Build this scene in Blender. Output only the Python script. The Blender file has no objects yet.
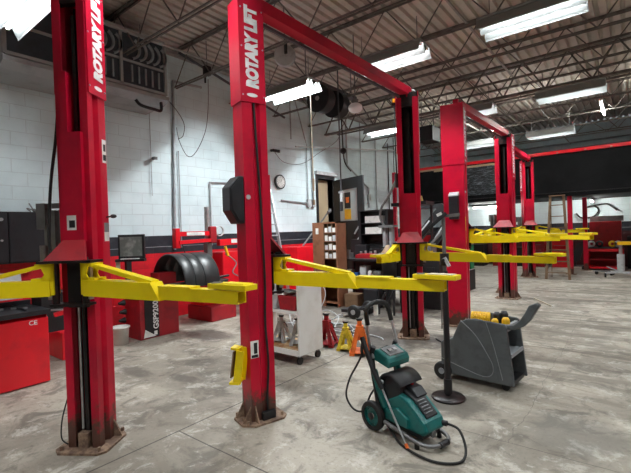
import bpy, bmesh, math, random
from mathutils import Vector, Matrix
random.seed(7)
C = bpy.context.scene.collection
R = math.radians
# ------------------------------------------------------------------ materials
def nodes_of(name):
    m = bpy.data.materials.new(name); m.use_nodes = True
    nt = m.node_tree; b = nt.nodes['Principled BSDF']
    return m, nt, b
def N(nt, t, **kw):
    n = nt.nodes.new(t)
    for k, v in kw.items():
        if k in n.inputs: n.inputs[k].default_value = v
        else: setattr(n, k, v)
    return n
def mixc(nt, fac, a, b):
    n = nt.nodes.new('ShaderNodeMix'); n.data_type = 'RGBA'
    for s, v in ((n.inputs[0], fac), (n.inputs[6], a), (n.inputs[7], b)):
        if hasattr(v, 'is_linked') or hasattr(v, 'links'): nt.links.new(v, s)
        else: s.default_value = (*v, 1) if isinstance(v, tuple) and len(v) == 3 else v
    return n.outputs[2]
def mth(nt, op, a, b=None, c=None, clamp=False):
    n = nt.nodes.new('ShaderNodeMath'); n.operation = op; n.use_clamp = clamp
    for i, v in enumerate((a, b, c)):
        if v is None: continue
        if hasattr(v, 'links'): nt.links.new(v, n.inputs[i])
        else: n.inputs[i].default_value = v
    return n.outputs[0]
def noise(nt, vec, scale, detail=4, rough=.6, dist=0):
    n = N(nt, 'ShaderNodeTexNoise'); n.inputs['Scale'].default_value = scale
    n.inputs['Detail'].default_value = detail; n.inputs['Roughness'].default_value = rough
    n.inputs['Distortion'].default_value = dist
    if vec is not None: nt.links.new(vec, n.inputs['Vector'])
    return n.outputs['Fac']
def ramp(nt, fac, lo, hi):
    n = nt.nodes.new('ShaderNodeMapRange'); n.interpolation_type = 'SMOOTHSTEP'
    nt.links.new(fac, n.inputs[0]); n.inputs[1].default_value = lo; n.inputs[2].default_value = hi
    return n.outputs[0]
def gpos(nt):
    g = nt.nodes.new('ShaderNodeNewGeometry'); s = nt.nodes.new('ShaderNodeSeparateXYZ')
    nt.links.new(g.outputs['Position'], s.inputs[0])
    return g.outputs['Position'], s.outputs[0], s.outputs[1], s.outputs[2]
def bump(nt, b, h, strength=.3, dist=.01):
    n = nt.nodes.new('ShaderNodeBump'); n.inputs['Strength'].default_value = strength
    n.inputs['Distance'].default_value = dist; nt.links.new(h, n.inputs['Height'])
    nt.links.new(n.outputs[0], b.inputs['Normal'])
def M(name, col, rough=.5, metal=0., col2=None, scale=6, lo=.45, hi=.7, bmp=0, coat=0):
    m, nt, b = nodes_of(name)
    p, x, y, z = gpos(nt)
    c2 = col2 or tuple(c * .72 for c in col)
    f = ramp(nt, noise(nt, p, scale, 5), lo, hi)
    nt.links.new(mixc(nt, f, col, c2), b.inputs['Base Color'])
    b.inputs['Roughness'].default_value = rough; b.inputs['Metallic'].default_value = metal
    b.inputs['Coat Weight'].default_value = coat
    if bmp: bump(nt, b, noise(nt, p, scale * 4), bmp)
    return m
def emit(name, col, s):
    m, nt, b = nodes_of(name)
    b.inputs['Base Color'].default_value = (.8, .8, .8, 1)
    b.inputs['Emission Color'].default_value = (*col, 1); b.inputs['Emission Strength'].default_value = s
    return m
def lift_red():
    m, nt, b = nodes_of('lift_red_paint')
    p, x, y, z = gpos(nt)
    base = mixc(nt, ramp(nt, noise(nt, p, 2.2, 4), .4, .7), (.60, .004, .032), (.43, .004, .028))
    n1 = noise(nt, p, 9, 6, .7)
    h = mth(nt, 'SUBTRACT', mth(nt, 'MULTIPLY', n1, .8), mth(nt, 'MULTIPLY', z, 1.0))
    f = ramp(nt, h, .06, .26)
    c = mixc(nt, f, base, (.10, .045, .032))
    ch = ramp(nt, noise(nt, p, 26, 6, .75), .68, .74)
    c = mixc(nt, mth(nt, 'MULTIPLY', ch, .5), c, (.11, .035, .03))
    nt.links.new(c, b.inputs['Base Color'])
    b.inputs['Roughness'].default_value = .36; b.inputs['Specular IOR Level'].default_value = .35
    return m
def yellow_paint():
    m, nt, b = nodes_of('yellow_arm_paint')
    p, x, y, z = gpos(nt)
    c = mixc(nt, ramp(nt, noise(nt, p, 5, 5), .45, .75), (.98, .76, .002), (.88, .66, .003))
    c = mixc(nt, mth(nt, 'MULTIPLY', ramp(nt, noise(nt, p, 30, 6, .8), .66, .74), .55), c, (.20, .14, .05))
    nt.links.new(c, b.inputs['Base Color']); b.inputs['Roughness'].default_value = .4
    return m
def rusty():
    m, nt, b = nodes_of('rusty_plate')
    p, x, y, z = gpos(nt)
    c = mixc(nt, ramp(nt, noise(nt, p, 14, 6, .7), .4, .62), (.14, .085, .06), (.30, .20, .13))
    nt.links.new(c, b.inputs['Base Color']); b.inputs['Roughness'].default_value = .8
    return m
def floor_mat():
    m, nt, b = nodes_of('stained_concrete')
    p, x, y, z = gpos(nt)
    big = noise(nt, p, .55, 6, .65, .6)
    c = mixc(nt, ramp(nt, big, .38, .62), (.41, .37, .305), (.25, .222, .18))
    med = noise(nt, p, 2.3, 8, .7, .9)
    c = mixc(nt, mth(nt, 'MULTIPLY', ramp(nt, med, .50, .62), .8), c, (.15, .135, .11))
    lt = noise(nt, p, 3.6, 8, .75, .4)
    c = mixc(nt, mth(nt, 'MULTIPLY', ramp(nt, lt, .52, .64), .65), c, (.60, .57, .51))
    fine = noise(nt, p, 24, 8, .75)
    c = mixc(nt, mth(nt, 'MULTIPLY', ramp(nt, fine, .5, .66), .5), c, (.15, .135, .11))
    # streaks along the drive-through direction, left by tyres and mops (world x)
    mp = N(nt, 'ShaderNodeMapping'); mp.inputs['Scale'].default_value = (.35, 3.2, 1); nt.links.new(p, mp.inputs[0])
    st = noise(nt, mp.outputs[0], 1.2, 7, .7, .5)
    reg = ramp(nt, y, 3.0, 6.5)
    c = mixc(nt, mth(nt, 'MULTIPLY', mth(nt, 'MULTIPLY', ramp(nt, st, .47, .62), reg), .85), c, (.14, .12, .095))
    # oil patches
    oil = ramp(nt, noise(nt, p, .95, 3, .5, .3), .63, .72)
    c = mixc(nt, mth(nt, 'MULTIPLY', oil, .55), c, (.10, .09, .075))
    def patch(cx, cy, rx, ry, col, amt, e=.35):
        global_c = None
        dx = mth(nt, 'DIVIDE', mth(nt, 'SUBTRACT', x, cx), rx); dy = mth(nt, 'DIVIDE', mth(nt, 'SUBTRACT', y, cy), ry)
        d = mth(nt, 'SQRT', mth(nt, 'ADD', mth(nt, 'MULTIPLY', dx, dx), mth(nt, 'MULTIPLY', dy, dy)))
        d = mth(nt, 'ADD', d, mth(nt, 'MULTIPLY', mth(nt, 'SUBTRACT', noise(nt, p, 5, 5, .7), .5), 1.6))
        f = mth(nt, 'SUBTRACT', 1.0, ramp(nt, d, 1 - e, 1 + e))
        return mixc(nt, mth(nt, 'MULTIPLY', f, amt), c, col)
    c = patch(-4.3, 5.6, 1.7, .8, (.045, .037, .030), .9)
    c = patch(-2.0, 6.2, .7, .35, (.05, .04, .03), .8)
    c = patch(-4.6, 8.0, 1.6, 1.2, (.05, .04, .033), .8)
    c = patch(-3.3, 6.0, .9, .5, (.07, .055, .045), .7)
    c = patch(-1.5, 4.0, .4, .3, (.07, .062, .05), .75)
    c = patch(-5.2, 2.7, .35, .12, (.08, .07, .06), .6)
    c = patch(-4.4, 2.9, .25, .09, (.08, .07, .06), .6)
    c = patch(-.45, 3.95, .35, .4, (.17, .16, .14), .5)
    c = patch(-5.9, 4.4, .5, .3, (.06, .045, .04), .7)
    # saw-cut joints
    wob = mth(nt, 'MULTIPLY', mth(nt, 'SUBTRACT', noise(nt, p, 3, 3), .5), .02)
    def joint(axis, at, lo, hi, w, wb=1):
        o = y if axis == 'x' else x
        v = x if axis == 'x' else y
        d = mth(nt, 'ABSOLUTE', mth(nt, 'SUBTRACT', mth(nt, 'ADD', v, mth(nt, 'MULTIPLY', wob, wb)), at))
        a = mth(nt, 'LESS_THAN', d, w)
        r = mth(nt, 'MULTIPLY', mth(nt, 'GREATER_THAN', o, lo), mth(nt, 'LESS_THAN', o, hi))
        return mth(nt, 'MULTIPLY', a, r)
    J = [joint('x', -3.26, -9, 20, .008, .3), joint('y', 2.08, -3.26, 9, .006, .5), joint('y', 3.5, -2.2, 9, .004, 2),
         joint('x', -.84, 3.5, 9, .003, 8), joint('y', 10.5, -9, 9, .012, 1), joint('y', 6.6, -9, 9, .007, 1), joint('y', 14.6, -9, 9, .012, 1),
         joint('x', -5.8, -9, 3, .006, 2)]
    s = J[0]
    J[3] = mth(nt, 'MULTIPLY', J[3], .55); J[2] = mth(nt, 'MULTIPLY', J[2], .7)
    for j in J[1:]: s = mth(nt, 'MAXIMUM', s, j)
    c = mixc(nt, mth(nt, 'MULTIPLY', s, .85), c, (.045, .04, .035))
    nt.links.new(c, b.inputs['Base Color'])
    rr = mth(nt, 'ADD', .42, mth(nt, 'MULTIPLY', med, .35)); nt.links.new(rr, b.inputs['Roughness'])
    b.inputs['Specular IOR Level'].default_value = .45
    bump(nt, b, mth(nt, 'SUBTRACT', fine, mth(nt, 'MULTIPLY', s, 1.5)), .25, .006)
    return m
def block_wall(name, axis):
    m, nt, b = nodes_of(name)
    p, x, y, z = gpos(nt)
    h = y if axis == 'y' else x
    cb = N(nt, 'ShaderNodeCombineXYZ'); nt.links.new(h, cb.inputs[0]); nt.links.new(z, cb.inputs[1])
    br = N(nt, 'ShaderNodeTexBrick'); nt.links.new(cb.outputs[0], br.inputs['Vector'])
    br.inputs['Scale'].default_value = 1; br.inputs['Brick Width'].default_value = .44; br.inputs['Row Height'].default_value = .22
    br.inputs['Mortar Size'].default_value = .007; br.inputs['Mortar Smooth'].default_value = .4
    fac = br.outputs['Fac']
    w = mixc(nt, ramp(nt, noise(nt, p, 1.4, 5), .4, .7), (.72, .84, .87), (.63, .75, .78))
    w = mixc(nt, mth(nt, 'MULTIPLY', fac, .30), w, (.40, .42, .44))
    w = mixc(nt, mth(nt, 'MULTIPLY', ramp(nt, noise(nt, p, 7, 6, .7), .62, .75), .25), w, (.42, .42, .41))
    rd = mixc(nt, ramp(nt, noise(nt, p, 2.5, 5), .45, .7), (.72, .008, .02), (.52, .008, .018))
    rd = mixc(nt, mth(nt, 'MULTIPLY', fac, .35), rd, (.28, .01, .015))
    if axis == 'x': rd = mixc(nt, ramp(nt, noise(nt, p, 2.5, 5), .45, .7), (.05, .008, .01), (.03, .008, .01))
    bk = mixc(nt, ramp(nt, noise(nt, p, 4, 5), .45, .7), (.018, .022, .030), (.035, .04, .05))
    pin = mth(nt, 'MULTIPLY', mth(nt, 'LESS_THAN', mth(nt, 'ABSOLUTE', mth(nt, 'SUBTRACT', z, 1.53)), .006), .7)
    bk = mixc(nt, pin, bk, (.35, .36, .38))
    c = mixc(nt, mth(nt, 'GREATER_THAN', z, 1.395), rd, bk)
    c = mixc(nt, mth(nt, 'GREATER_THAN', z, 1.76), c, w)
    nt.links.new(c, b.inputs['Base Color']); b.inputs['Roughness'].default_value = .45
    bump(nt, b, mth(nt, 'MULTIPLY', fac, -1.0), .6, .006)
    return m
def fascia_mat():
    m, nt, b = nodes_of('black_wall_panel')
    p, x, y, z = gpos(nt)
    f = ramp(nt, noise(nt, p, 2, 5), .4, .7)
    nt.links.new(mixc(nt, f, (.006, .007, .008), (.011, .012, .014)), b.inputs['Base Color'])
    b.inputs['Roughness'].default_value = .8; b.inputs['Specular IOR Level'].default_value = .2
    return m
def brushed_panel():
    m, nt, b = nodes_of('scuffed_black_sheet')
    p, x, y, z = gpos(nt)
    mp = N(nt, 'ShaderNodeMapping'); mp.inputs['Scale'].default_value = (1.2, 1, 6); nt.links.new(p, mp.inputs[0])
    f = ramp(nt, noise(nt, mp.outputs[0], 3, 8, .75, 1.5), .48, .66)
    nt.links.new(mixc(nt, mth(nt, 'MULTIPLY', f, .8), (.02, .024, .028), (.32, .38, .44)), b.inputs['Base Color'])
    b.inputs['Roughness'].default_value = .45
    return m
MT = {}
MT['red'] = lift_red(); MT['yellow'] = yellow_paint(); MT['rust'] = rusty()
MT['black'] = M('black_painted_metal', (.012, .012, .014), .5)
MT['plastic'] = M('black_plastic', (.018, .02, .024), .42, col2=(.012, .013, .016))
MT['slotdark'] = M('brownish_black_steel', (.015, .013, .013), .35, .3, (.04, .02, .018))  # near-black base with random brown variation
MT['steel'] = M('galvanised_steel', (.55, .56, .57), .38, .8, (.40, .41, .42))
MT['dsteel'] = M('dull_grey_steel', (.22, .22, .22), .5, .6)
MT['pipe'] = M('painted_grey_conduit', (.42, .44, .46), .5, .2)
MT['darkpipe'] = M('dark_conduit', (.10, .10, .11), .5, .3)
MT['white'] = M('white_enamel', (.78, .78, .75), .45, 0, (.66, .65, .60), 3, bmp=.0)
MT['paper'] = M('white_paper', (.85, .85, .82), .7)
MT['letter'] = M('white_lettering', (.88, .88, .88), .45)
MT['brightred'] = M('bright_red_cabinet_paint', (.80, .006, .018), .35, 0, (.66, .008, .02), 3, coat=.2)
MT['darkred'] = M('dark_red_paint', (.38, .012, .02), .45, 0, (.26, .012, .02))
MT['deck'] = M('roof_deck_paint', (.62, .57, .51), .6, 0, (.47, .43, .375), 1.2)
MT['joist'] = M('joist_paint', (.17, .155, .14), .6, .1, (.10, .09, .08))
MT['joistlight'] = M('light_joist_paint', (.36, .35, .33), .55, .1)
MT['teal'] = M('teal_plastic', (.004, .15, .14), .35, 0, (.003, .10, .095), 12)
MT['greyplastic'] = M('dark_grey_moulded_plastic', (.105, .117, .122), .55, 0, (.078, .087, .092), 9)
MT['greytrim'] = M('grey_trim', (.30, .32, .34), .5)
MT['midgrey'] = M('mid_grey_paint', (.25, .26, .27), .5)
MT['ltgrey'] = M('light_grey_plastic', (.55, .57, .58), .5)
MT['lampwhite'] = M('white_reflector_enamel', (.88, .90, .90), .35, 0, (.84, .86, .87)); MT['lampgrey'] = M('toned_down_reflector', (.33, .35, .345), .4, 0, (.29, .31, .305))  # white reflectors greyed in colour so tube light on them does not burn out
MT['tube_bright'] = emit('bright_bare_tube', (.95, .97, .92), 60.0)
MT['tube'] = emit('lit_fluorescent_tube', (.93, .97, 1.0), 13.0)
MT['rubber'] = M('black_rubber', (.012, .012, .012), .65)
MT['orange'] = M('orange_paint', (.85, .17, .02), .45, 0, (.5, .12, .03), 14)
MT['jyellow'] = M('chipped_yellow_paint', (.75, .60, .03), .5, 0, (.35, .26, .04), 18)
MT['wood'] = M('worn_wood', (.20, .12, .065), .6, 0, (.12, .07, .04), 8)
MT['plywood'] = M('stained_plywood', (.50, .36, .20), .7, 0, (.32, .14, .05), 7, .42, .6)
MT['brown'] = M('brown_cabinet_board', (.24, .10, .05), .5, 0, (.17, .07, .036))
MT['tan'] = M('tan_painted_board', (.50, .38, .24), .6, 0, (.44, .33, .21), 2)
MT['brass'] = M('old_brass', (.55, .38, .12), .4, .7)
MT['screen'] = M('glossy_dark_screen', (.16, .17, .16), .25, 0, (.30, .31, .29), 8)
MT['glass'] = M('pale_door_glass', (.52, .60, .60), .12, 0, (.46, .54, .55), 2)
MT['cord'] = M('cream_rope', (.62, .55, .42), .8)
MT['alu'] = M('cast_aluminium', (.50, .51, .50), .45, .5, (.36, .37, .36), 14)
MT['clay'] = M('tan_jug_plastic', (.42, .28, .17), .5)
MT['blue'] = M('blue_plastic', (.03, .12, .38), .45)
MT['green'] = M('green_plastic', (.02, .25, .10), .45)
MT['fender'] = M('satin_black_hood_plastic', (.020, .023, .024), .38, 0, (.03, .034, .035), 4)
MT['grille'] = M('dark_grille_blue_grey', (.05, .065, .08), .5, .2)
MT['louver'] = M('grey_louvre', (.33, .37, .40), .45, .3)
MT['duct'] = M('grey_unit_sheet_metal', (.40, .41, .41), .5, .2, (.30, .31, .31), 3)
MT['coily'] = M('yellow_hose_plastic', (.90, .52, .01), .45, 0, (.75, .40, .01))
# ------------------------------------------------------------------ mesh helpers
class MB:
    def __init__(s, off=(0, 0, 0), T=None):
        s.v = []; s.f = []; s.off = Vector(off); s.T = T; s.sm = []
    def add(s, vs, fs, smooth=False):
        n = len(s.v)
        for p in vs:
            p = Vector(p)
            if s.T: p = s.T @ p
            s.v.append(p - s.off)
        for f in fs: s.f.append([i + n for i in f]); s.sm.append(smooth)
        return s
    def box(s, c, d, rz=0, rx=0, ry=0):
        m = Matrix.Translation(Vector(c)) @ Matrix.Rotation(rz, 4, 'Z') @ Matrix.Rotation(ry, 4, 'Y') @ Matrix.Rotation(rx, 4, 'X')
        a, b, e = d[0] / 2, d[1] / 2, d[2] / 2
        vs = [m @ Vector(p) for p in ((-a, -b, -e), (a, -b, -e), (a, b, -e), (-a, b, -e), (-a, -b, e), (a, -b, e), (a, b, e), (-a, b, e))]
        return s.add(vs, [(3, 2, 1, 0), (4, 5, 6, 7), (0, 1, 5, 4), (1, 2, 6, 5), (2, 3, 7, 6), (3, 0, 4, 7)])
    def bb(s, x0, x1, y0, y1, z0, z1): return s.box(((x0 + x1) / 2, (y0 + y1) / 2, (z0 + z1) / 2), (x1 - x0, y1 - y0, z1 - z0))
    def bar(s, p0, p1, w, h, up=(0, 0, 1), w1=None, h1=None):
        p0, p1 = Vector(p0), Vector(p1); d = (p1 - p0).normalized(); up = Vector(up)
        if abs(d.dot(up)) > .99: up = Vector((1, 0, 0))
        r = d.cross(up).normalized(); u = r.cross(d)
        w1 = w if w1 is None else w1; h1 = h if h1 is None else h1
        vs = []
        for p, a, b in ((p0, w / 2, h / 2), (p1, w1 / 2, h1 / 2)):
            vs += [p - r * a - u * b, p + r * a - u * b, p + r * a + u * b, p - r * a + u * b]
        return s.add(vs, [(0, 1, 2, 3), (7, 6, 5, 4), (0, 4, 5, 1), (1, 5, 6, 2), (2, 6, 7, 3), (3, 7, 4, 0)])
    def cyl(s, p0, p1, r, n=16, r1=None, cap=True):
        p0, p1 = Vector(p0), Vector(p1); d = (p1 - p0).normalized(); r1 = r if r1 is None else r1
        a = Vector((0, 0, 1)) if abs(d.z) < .9 else Vector((1, 0, 0))
        x = d.cross(a).normalized(); y = d.cross(x)
        vs = []
        for p, q in ((p0, r), (p1, r1)):
            for i in range(n):
                t = 2 * math.pi * i / n; vs.append(p + (x * math.cos(t) + y * math.sin(t)) * q)
        s.add(vs, [(i, (i + 1) % n, n + (i + 1) % n, n + i) for i in range(n)], True)
        if cap: s.add(vs[:n], [tuple(range(n))[::-1]]); s.add(vs[n:], [tuple(range(n))])
        return s
    def tube(s, pts, r, n=8, res=6, closed=False, raw=False):
        P = [Vector(p) for p in pts]
        if not raw and len(P) > 2:
            Q = []; L = len(P); m = L if closed else L - 1
            for i in range(m):
                a = P[(i - 1) % L] if closed or i > 0 else P[0]; b = P[i]; c = P[(i + 1) % L]
                d = P[(i + 2) % L] if closed or i + 2 < L else P[-1]
                for k in range(res):
                    t = k / res
                    Q.append(.5 * ((2 * b) + (c - a) * t + (2 * a - 5 * b + 4 * c - d) * t * t + (3 * b - a - 3 * c + d) * t ** 3))
            if not closed: Q.append(P[-1])
            P = Q
        L = len(P); rings = []; nrm = None
        for i in range(L):
            t = (P[(i + 1) % L] - P[i - 1]) if (closed or 0 < i < L - 1) else (P[1] - P[0] if i == 0 else P[-1] - P[-2])
            t.normalize()
            if nrm is None:
                a = Vector((0, 0, 1)) if abs(t.z) < .9 else Vector((1, 0, 0)); nrm = t.cross(a).normalized()
            else:
                nrm = (nrm - t * nrm.dot(t))
                nrm = nrm.normalized() if nrm.length > 1e-6 else t.orthogonal().normalized()
            bn = t.cross(nrm)
            rings.append([P[i] + (nrm * math.cos(2 * math.pi * k / n) + bn * math.sin(2 * math.pi * k / n)) * r for k in range(n)])
        vs = [p for g in rings for p in g]; fs = []
        for i in range(L if closed else L - 1):
            j = (i + 1) % L
            for k in range(n): fs.append((i * n + k, i * n + (k + 1) % n, j * n + (k + 1) % n, j * n + k))
        s.add(vs, fs, True)
        if not closed: s.add(rings[0], [tuple(range(n))[::-1]]); s.add(rings[-1], [tuple(range(n))])
        return s
    def lathe(s, prof, c=(0, 0, 0), axis='z', n=24, a0=0, a1=2 * math.pi):
        full = abs(a1 - a0 - 2 * math.pi) < 1e-6; m = n if full else n + 1; vs = []
        for r, h in prof:
            for i in range(m):
                t = a0 + (a1 - a0) * i / n; x, y = r * math.cos(t), r * math.sin(t)
                q = {'z': (x, y, h), 'x': (h, x, y), 'y': (x, h, y)}[axis]
                vs.append(Vector(c) + Vector(q))
        fs = []
        for j in range(len(prof) - 1):
            for i in range(n if not full else m):
                k = (i + 1) % m if full else i + 1
                fs.append((j * m + i, j * m + k, (j + 1) * m + k, (j + 1) * m + i))
        return s.add(vs, fs, True)
    def prism(s, poly, a, b, plane='xy'):
        n = len(poly)
        def q(p, h): return {'xy': (p[0], p[1], h), 'xz': (p[0], h, p[1]), 'yz': (h, p[0], p[1])}[plane]
        vs = [q(p, a) for p in poly] + [q(p, b) for p in poly]
        return s.add(vs, [tuple(range(n))[::-1], tuple(range(n, 2 * n))] + [(i, (i + 1) % n, n + (i + 1) % n, n + i) for i in range(n)])
    def sphere(s, c, r, n=14, sc=(1, 1, 1)):
        prof = [(max(r * math.sin(math.pi * k / 8), 1e-4), -r * math.cos(math.pi * k / 8)) for k in range(9)]
        t = MB(); t.lathe(prof, (0, 0, 0), 'z', n)
        return s.add([Vector(c) + Vector((v.x * sc[0], v.y * sc[1], v.z * sc[2])) for v in t.v], t.f, True)
    def build(s, name, mat, parent=None, bev=0, kind=None):
        me = bpy.data.meshes.new(name)
        me.from_pydata([tuple(v) for v in s.v], [], s.f); me.validate()
        bm = bmesh.new(); bm.from_mesh(me)
        if bev:
            bmesh.ops.remove_doubles(bm, verts=bm.verts, dist=1e-5)
        bmesh.ops.recalc_face_normals(bm, faces=bm.faces); bm.to_mesh(me); bm.free()
        if len(s.sm) == len(me.polygons): me.polygons.foreach_set('use_smooth', s.sm)
        o = bpy.data.objects.new(name, me); C.objects.link(o)
        me.materials.append(MT[mat] if isinstance(mat, str) else mat)
        if bev:
            b = o.modifiers.new('bevel', 'BEVEL'); b.width = bev; b.segments = 2; b.limit_method = 'ANGLE'; b.angle_limit = R(40)
        if parent is not None: o.parent = parent
        if kind: o['kind'] = kind
        return o
def thing(name, label, cat, loc=(0, 0, 0), rz=0, group=None):
    o = bpy.data.objects.new(name, None); C.objects.link(o); o.location = loc; o.rotation_euler = (0, 0, rz)
    o['label'] = label; o['category'] = cat; o.empty_display_size = .1
    if group: o['group'] = group
    return o
def tag(o, label, cat, group=None):
    o['label'] = label; o['category'] = cat
    if group: o['group'] = group
    return o
def struct(name, mb, mat, **k):
    o = mb.build(name, mat, **k); o['kind'] = 'structure'; return o
def solo(name, mb, mat, label, cat, loc, group=None, bev=0):
    """one-mesh thing given in world coordinates, origin moved to its base"""
    mb2 = MB(loc); mb2.add(mb.v, mb.f); mb2.sm = mb.sm
    o = mb2.build(name, mat, bev=bev); o.location = loc
    return tag(o, label, cat, group)
def copy_tree(o, parent=None):
    c = o.copy(); C.objects.link(c); c.parent = parent
    for ch in list(o.children): copy_tree(ch, c)
    return c
def text(name, body, size, mat, parent, mtx, shear=0, bold=.0, ext=.001, sx=1.0, align='LEFT', spacing=1.0):
    cu = bpy.data.curves.new(name, 'FONT'); cu.body = body; cu.size = size; cu.shear = shear; cu.offset = bold
    cu.extrude = ext; cu.align_x = align; cu.space_character = spacing; cu.resolution_u = 3
    t = bpy.data.objects.new('tmp', cu); C.objects.link(t)
    bpy.context.view_layer.update()
    me = bpy.data.meshes.new_from_object(t.evaluated_get(bpy.context.evaluated_depsgraph_get()))
    bpy.data.objects.remove(t); me.name = name
    for v in me.vertices: v.co = mtx @ Vector((v.co.x * sx, v.co.y, v.co.z))
    me.materials.clear(); me.materials.append(MT[mat])
    o = bpy.data.objects.new(name, me); C.objects.link(o)
    if parent is not None: o.parent = parent
    return o
def frame(o, xd, yd):
    xd, yd = Vector(xd).normalized(), Vector(yd).normalized(); zd = xd.cross(yd)
    m = Matrix.Identity(4)
    for i in range(3): m[i][0] = xd[i]; m[i][1] = yd[i]; m[i][2] = zd[i]; m[i][3] = o[i]
    return m
# ------------------------------------------------------------------ camera
f_px, pitch, roll, camh, head = 409.807, R(-.693), R(1.8358), 1.7455, R(38.1345)
fwd0 = Vector((-math.sin(head), math.cos(head), 0)); right0 = Vector((math.cos(head), math.sin(head), 0)); up0 = Vector((0, 0, 1))
fwd = fwd0 * math.cos(pitch) + up0 * math.sin(pitch); upv = -fwd0 * math.sin(pitch) + up0 * math.cos(pitch)
rt = right0 * math.cos(roll) - upv * math.sin(roll); uu = right0 * math.sin(roll) + upv * math.cos(roll)
cd = bpy.data.cameras.new('camera'); cam = bpy.data.objects.new('camera', cd); C.objects.link(cam)
mw = Matrix.Identity(4)
for i in range(3): mw[i][0] = rt[i]; mw[i][1] = uu[i]; mw[i][2] = -fwd[i]
mw[2][3] = camh; cam.matrix_world = mw
cd.sensor_width = 36; cd.lens = 36 * f_px / 631; cd.clip_start = .02; cd.clip_end = 100
bpy.context.scene.camera = cam
# ------------------------------------------------------------------ room
XL, XR, YF, YB, ZD = -7.9, 5.5, -6.0, 19.9, 5.8
MT['floor'] = floor_mat(); MT['wally'] = block_wall('painted_block_wall_side', 'y'); MT['wallx'] = block_wall('painted_block_wall_end', 'x')
MT['fascia'] = fascia_mat(); MT['scuff'] = brushed_panel()
struct('floor', MB().bb(XL - .2, XR + .2, YF - .2, YB + .2, -.15, 0), 'floor')
DY0, DY1, DZ = 10.25, 11.05, 3.42
w = MB(); w.bb(XL - .2, XL, YF, DY0, 0, ZD); w.bb(XL - .2, XL, DY1, YB, 0, ZD); w.bb(XL - .2, XL, DY0, DY1, DZ, ZD)
struct('wall_left', w, 'wally')
struct('wall_back', MB().bb(XL - .2, XR + .2, YB, YB + .2, 0, ZD), 'wallx')
struct('wall_right', MB().bb(XR, XR + .2, YF, YB, 0, ZD), 'wally')
struct('wall_front', MB().bb(XL - .2, XR + .2, YF - .2, YF, 0, ZD), 'wallx')
# ribbed steel roof deck: ribs run along y
pts = []; x = XL - .2; P = .20
while x < XR + .2:
    pts += [(x, ZD), (x + .115, ZD), (x + .13, ZD + .075), (x + .185, ZD + .075)]; x += P
vs = [(a, YF - .2, b) for a, b in pts] + [(a, YB + .2, b) for a, b in pts]; n = len(pts)
d = MB(); d.add(vs, [(i, i + 1, n + i + 1, n + i) for i in range(n - 1)])
d.bb(XL - .2, XR + .2, YF - .2, YB + .2, ZD + .09, ZD + .12)
struct('ceiling', d, 'deck')
# open web joists run along x under the deck
k = 0
for i in range(16):
    y = -4.05 + i * 1.55
    if y > 19: break
    m = MB(); zb, zt = 4.98, 5.76
    for s in (-.035, .035):
        m.bar((XL, y + s, zb), (XR, y + s, zb), .024, .024); m.bar((XL, y + s, zt), (XR, y + s, zt), .03, .04)
    x = XL; j = 0; st = .62
    while x < XR - .3:
        a, b = (zb, zt) if j % 2 == 0 else (zt, zb)
        m.cyl((x, y, a), (x + st, y, b), .012, 6, cap=False); x += st; j += 1
    k += 1; struct('trim_%d' % k, m, 'joist')
# bridging rods along y plus the two deeper girders
for x in (-6.3, -4.2, -2.1, .2, 2.4):
    k += 1; struct('trim_%d' % k, MB().bar((x, YF, 5.02), (x, YB, 5.02), .03, .03), 'joistlight')
k += 1; struct('trim_%d' % k, MB().bar((XL + .07, YF, 5.70), (XL + .07, YB, 5.70), .13, .09), 'joistlight')
k += 1
m = MB(); m.bar((XL, 10.75, 4.86), (XR, 10.75, 4.86), .12, .05); m.bar((XL, 10.75, 5.6), (XR, 10.75, 5.6), .12, .05)
x = XL
while x < XR - .4: m.bar((x, 10.75, 4.86), (x + .45, 10.75, 5.6), .03, .03); m.bar((x + .45, 10.75, 5.6), (x + .9, 10.75, 4.86), .03, .03); x += .9
struct('trim_%d' % k, m, 'joist')
# pale truss and chord at the far wall
k += 1; m = MB(); m.bar((XL, 19.5, 5.68), (XR, 19.5, 5.68), .05, .05); m.bar((XL, 19.5, 5.25), (XR, 19.5, 5.25), .04, .04)
x = XL
while x < XR - .8: m.cyl((x, 19.5, 5.68), (x + .45, 19.5, 5.25), .014, 6); m.cyl((x + .45, 19.5, 5.25), (x + .9, 19.5, 5.68), .014, 6); x += 1.1
struct('trim_%d' % k, m, 'joistlight')
k += 1; struct('trim_%d' % k, MB().bar((XL, 19.78, 4.72), (XR, 19.78, 4.84), .08, .09), 'darkpipe')
k += 1; struct('trim_%d' % k, MB().cyl((XL, 19.8, 5.05), (XR, 19.8, 5.05), .03), 'pipe')
# mezzanine wall with black front, red cap
FY = 16.3
struct('wall_mezzanine', MB().bb(XL, XR, FY, FY + .2, 2.68, 4.14).bb(XL, XR, FY, YB, 2.70, 2.86), 'fascia')
k += 1; struct('trim_%d' % k, MB().bb(XL, XR, FY - .06, FY + .26, 4.14, 4.25), 'brightred')
k += 1; struct('trim_%d' % k, MB().bb(XL, -5.35, FY - .065, FY - .01, 4.08, 4.14).bb(-6.5, -4.05, FY - .05, FY - .01, 4.02, 4.10), 'tan')
k += 1; struct('trim_%d' % k, MB().bb(-5.7, -3.5, FY - .035, FY - .003, 2.95, 4.02), 'scuff')
k += 1; struct('trim_%d' % k, MB().bb(XL, XR, FY - .02, FY, 2.80, 2.83), 'black')
m = MB()
for x in (-3.2, -2.1, -1.3, -.6, .2): m.box((x, FY - .085, 4.17), (.05, .03, .04))
k += 1; struct('trim_%d' % k, m, 'tan')
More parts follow.
